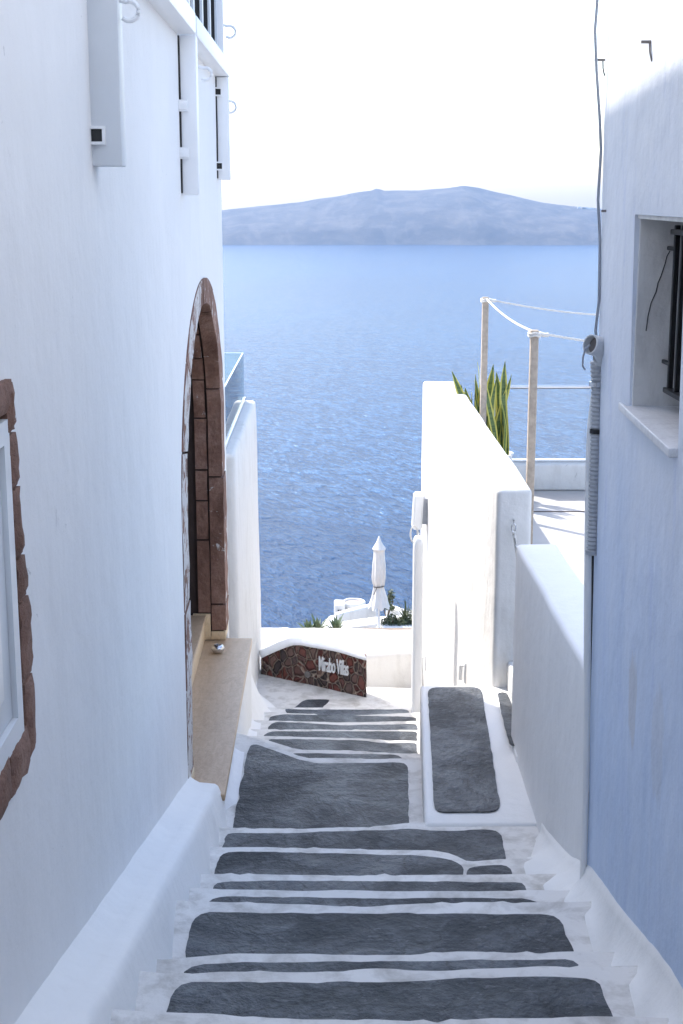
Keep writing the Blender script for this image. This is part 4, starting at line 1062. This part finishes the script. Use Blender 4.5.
# ------------------------------------------------------------------ foliage helpers
def blade_plant(name, c, n, L, w_, label, cat, mat='agave', seed=1, group=None, spread=.8):
    t_ = thing(name, label, cat, c, group); rnd = random.Random(seed); b_ = bmesh.new(); c = Vector(c)
    for i in range(n):
        an = 2.4 * i + rnd.uniform(-.3, .3); el_ = rnd.uniform(.5, 1.45); l_ = L * rnd.uniform(.7, 1.1); d_ = Vector((math.cos(an) * math.cos(el_) * spread, math.sin(an) * math.cos(el_) * spread, math.sin(el_)))
        side = Vector((-math.sin(an), math.cos(an), 0)); rows_ = []
        for k_ in range(7):
            t = k_ / 6; q = c + d_ * l_ * t + Vector((math.cos(an), math.sin(an), -.4)) * .15 * l_ * t * t; ww = w_ * (math.sin(math.pi * (t * .85 + .12))) if t < 1 else .002
            rows_.append([b_.verts.new(q - side * ww), b_.verts.new(q - Vector((0, 0, ww * .5))), b_.verts.new(q + side * ww)])
        for A, B in zip(rows_, rows_[1:]):
            for q_ in range(2): b_.faces.new((A[q_], A[q_ + 1], B[q_ + 1], B[q_]))
    finish('leaves', b_, mat, t_, ang=2)
    b_ = bmesh.new(); tube(b_, [c - Vector((0, 0, .12)), c + Vector((0, 0, .05))], .05, 8); finish('stem', b_, 'twig', t_)
def bush(name, c, r, n, label, cat='shrub', mat='shrub', seed=1, group=None, s=.05, ground=None):
    t_ = thing(name, label, cat, (c[0], c[1], ground if ground is not None else c[2] - r[2]), group); rnd = random.Random(seed); b_ = bmesh.new(); c = Vector(c)
    for i in range(n):
        d_ = Vector((rnd.gauss(0, 1), rnd.gauss(0, 1), rnd.gauss(0, 1))).normalized() * rnd.random() ** .45
        q = c + Vector((d_.x * r[0], d_.y * r[1], d_.z * r[2])); q += noise.noise_vector(q * 3) * r[0] * .35
        a = Vector((rnd.gauss(0, 1), rnd.gauss(0, 1), rnd.gauss(0, 1))).normalized(); e_ = a.orthogonal().normalized(); ss_ = s * rnd.uniform(.6, 1.3)
        b_.faces.new([b_.verts.new(q - a * ss_), b_.verts.new(q + e_ * ss_ * .4), b_.verts.new(q + a * ss_), b_.verts.new(q - e_ * ss_ * .4)])
    finish('crown', b_, mat, t_, flat=True)
    b_ = bmesh.new()
    for i in range(5): tube(b_, [(c.x, c.y, t_.location.z), c + Vector((rnd.uniform(-.6, .6) * r[0], rnd.uniform(-.6, .6) * r[1], rnd.uniform(-.2, .5) * r[2]))], .012, 5)
    finish('stem', b_, 'twig', t_)

# agaves just behind the rounded wall
for i, (px, py, L, lb) in enumerate(((309, 634, .20, 'leftmost small agave behind the rounded white wall'), (317, 634, .24, 'middle small agave behind the rounded white wall'), (336, 634, .24, 'rightmost small agave behind the rounded white wall'))):
    c = atY(px, py, 15.6); blade_plant('agave', c, 22, L, .02, lb, 'agave', seed=20 + i, group='agaves behind the rounded wall')
bed = finish('planting_bed', prism([(-1.6, 14.8), (1.2, 14.8), (1.2, 16.4), (-1.6, 16.4)], -9, -5.02, .05, cell=.3, wob=.02), 'terracotta'); tag(bed, 'low earth bed behind the rounded wall holding the agaves', 'planting bed')

# ------------------------------------------------------------------ villa terraces below, with parasol
vt = thing('villa_terrace', 'white cliffside villa terrace below with curved wall and steps', 'building', (2, 31, -15))
def vX(px, Y): return atY(px, 610, Y).x
def vZ(py, Y): return atY(341.5, py, Y).z
finish('base', prism([(vX(318, 30), 28.6), (7, 28.4), (7, 34.2), (vX(330, 33), 33.4), (vX(322, 31.5), 31.6)], -16, -10.2, .1, 3, cell=.6, wob=.02, seed=5), 'terrace', vt)
def wall_seg(name, pts, th, z0, z1, seed=1, bev=.06):
    L_, R_ = [], []
    for i, p_ in enumerate(pts):
        a = Vector((*pts[max(0, i - 1)], 0)); c_ = Vector((*pts[min(len(pts) - 1, i + 1)], 0)); t = (c_ - a).normalized(); nn_ = Vector((-t.y, t.x, 0)) * th / 2
        L_.append((p_[0] + nn_.x, p_[1] + nn_.y)); R_.append((p_[0] - nn_.x, p_[1] - nn_.y))
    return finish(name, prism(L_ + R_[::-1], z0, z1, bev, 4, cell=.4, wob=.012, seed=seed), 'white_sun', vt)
ZW = -9.4
wall_seg('front_wall', [(vX(333, 30.9), 30.9), (vX(342, 30.85), 30.85), (vX(360, 31.05), 31.05), (vX(384, 31.3), 31.3), (vX(420, 31.4), 31.4)], .5, -14, ZW, 2, .09)
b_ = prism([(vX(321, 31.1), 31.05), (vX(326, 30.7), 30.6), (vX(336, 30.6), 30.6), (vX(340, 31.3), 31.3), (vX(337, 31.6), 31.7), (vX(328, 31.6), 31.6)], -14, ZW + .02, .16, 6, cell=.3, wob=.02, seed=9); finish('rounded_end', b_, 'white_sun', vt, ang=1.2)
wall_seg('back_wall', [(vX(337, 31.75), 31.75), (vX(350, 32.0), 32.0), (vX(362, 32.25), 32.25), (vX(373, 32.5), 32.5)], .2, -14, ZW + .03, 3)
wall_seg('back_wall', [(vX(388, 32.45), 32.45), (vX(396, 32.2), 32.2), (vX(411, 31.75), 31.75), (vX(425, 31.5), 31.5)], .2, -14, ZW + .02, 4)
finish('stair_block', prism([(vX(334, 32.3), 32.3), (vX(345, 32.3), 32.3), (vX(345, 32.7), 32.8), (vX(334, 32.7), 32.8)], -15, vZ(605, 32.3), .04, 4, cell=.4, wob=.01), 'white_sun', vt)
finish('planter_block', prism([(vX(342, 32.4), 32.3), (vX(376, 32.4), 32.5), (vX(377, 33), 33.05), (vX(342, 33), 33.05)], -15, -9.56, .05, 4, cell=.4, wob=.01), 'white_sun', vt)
for px in (338.5, 341.0):
    q = atY(px, 611.5, 32.28); finish('vent', bx(q.x - .018, q.x + .018, 32.24, 32.34, q.z - .035, q.z + .035), 'black', vt)
# round basin on the block
pc = atY(353.5, 603, 32.75)
bs = thing('round_planter', 'round white planter with tan fill on the villa terrace block', 'planter', (pc.x, 32.75, -9.56))
b_ = bmesh.new(); lathe(b_, (pc.x, 32.75, -9.56), [(.24, 0), (.27, .03), (.285, .09), (.285, .16), (.27, .18), (.245, .18), (.23, .16), (.23, .11), (0, .11)], 36); wobble(b_, .008, 4, 1); finish('rim', b_, 'white_sun', bs, ang=1)
b_ = bmesh.new(); lathe(b_, (pc.x, 32.75, -9.56 + .125), [(.236, 0), (.2, .015), (0, .02)], 24); finish('fill', b_, 'tan_inside', bs)
# planter box with shrubs at the right
pbz = vZ(626.5, 29.9)
finish('planter_box', prism([(vX(382, 29.9), 29.75), (5.5, 29.6), (5.5, 30.6), (vX(382, 30.5), 30.6)], -15, pbz, .04, 3, cell=.3, wob=.01), 'white_sun', vt)
bspec = [(386, 623, .13, .12), (391, 620, .13, .16), (398, 623, .17, .10), (404, 622, .15, .12), (412, 619, .2, .2)]
names_ = ['first', 'second', 'third', 'fourth', 'fifth']
for i, (px, py, rx, rz) in enumerate(bspec):
    c = atY(px, py, 30.1); bush('low_shrub', (c.x, 30.1, c.z), (rx, .2, rz), 420, '%s shrub from the left in the white planter behind the parasol pole' % names_[i], seed=40 + i, group='shrubs in the villa planter', s=.03, ground=pbz - .02)
c = atY(406, 612, 30.2); blade_plant('spiky_plant', (c.x, 30.2, pbz), 16, .55, .02, 'spiky leaved plant rising above the shrubs in the planter', 'plant', 'shrub', 5)
c = atY(391, 596, 32.7); bush('dark_shrub', (c.x, 32.7, c.z), (.10, .12, .17), 260, 'dark olive shrub directly behind the closed parasol', seed=60, s=.03, ground=c.z - .7)
c = atY(387, 608, 32.0); bush('dry_shrub', (c.x, 32.0, c.z), (.16, .15, .06), 260, 'dry brown shrub low behind the closed parasol', seed=61, s=.05, ground=c.z - .3)

# closed parasol
Yu = 30.2; ub = atY(379, 632, Yu); zt_ = vZ(536.5, Yu); xu = atY(379, 570, Yu).x
um = thing('parasol', 'closed cream canvas parasol on the villa terrace below', 'parasol', (xu, Yu, vZ(632, Yu)))
sc_ = Yu * 1.0 / F * 1.03
prof_u = [(536.5, .6), (541, 2.2), (547, 5.6), (549, 6.8), (550.5, 5.6), (556, 5.8), (566, 6.8), (576, 7.0), (583, 6.0), (586, 4.9), (589, 5.6), (597, 7.8), (604, 10.2), (607, 11.2)]
b_ = bmesh.new(); rows_ = []
pr2 = []
for (a, ra), (c_, rc) in zip(prof_u, prof_u[1:]):
    for k_ in range(3): pr2.append((a + (c_ - a) * k_ / 3, ra + (rc - ra) * k_ / 3))
pr2.append(prof_u[-1])
for py, w_ in pr2:
    z = vZ(py, Yu); row = []
    amp = .02 + .12 * min(1, max(0, (py - 548) / 30))
    for j_ in range(64):
        t = 2 * math.pi * j_ / 64; f_ = 1 + amp * (math.sin(8 * t + .9 * math.sin(py * .05)) * .7 + .3 * math.sin(5 * t + py * .04)) - amp * .3
        drop = .03 * math.sin(8 * t) if py > 600 else 0
        row.append(b_.verts.new((xu + w_ * sc_ * f_ * math.cos(t), Yu + w_ * sc_ * f_ * math.sin(t), z - drop)))
    rows_.append(row)
for A, B in zip(rows_, rows_[1:]):
    for j_ in range(64): b_.faces.new((A[j_], A[(j_ + 1) % 64], B[(j_ + 1) % 64], B[j_]))
b_.faces.new(rows_[0]); wobble(b_, .012, 2.5, 3)
can = finish('canopy', b_, 'canvas', um, ang=1.3)
b_ = bmesh.new(); zt2 = vZ(586, Yu); tube(b_, [(xu + .118 * math.cos(t), Yu + .118 * math.sin(t), zt2 + .012 * math.cos(t)) for t in [2 * math.pi * i / 24 for i in range(25)]], .013, 6)
tube(b_, [(xu - .05, Yu - .115, zt2), (xu - .09, Yu - .14, zt2 - .1), (xu - .12, Yu - .15, zt2 - .16)], .009, 6); finish('tie', b_, 'dark_tie', can)
b_ = bmesh.new(); tube(b_, [(xu, Yu, vZ(640, Yu)), (xu, Yu, vZ(545, Yu))], .028, 12); finish('pole', b_, 'paint_white', um)
b_ = bmesh.new(); lathe(b_, (xu, Yu, vZ(633, Yu) - .06), [(.28, 0), (.28, .05), (.05, .07), (.045, .2), (0, .2)], 24); finish('base', b_, 'paint_white', um)

# a few white houses on the far island's ridge
b_ = bmesh.new(); rnd = random.Random(5)
for i in range(40):
    px = rnd.uniform(578, 640); c = atY(px, crest(px) + rnd.uniform(.3, 2.5), 7360); s_ = rnd.uniform(5, 11); box(b_, c.x - s_, c.x + s_, 7350, 7362, c.z - 12, c.z + rnd.uniform(0, 4))
tag(finish('far_village', b_, 'white'), 'tiny white village on the right end of the distant island ridge', 'village', kind='stuff')
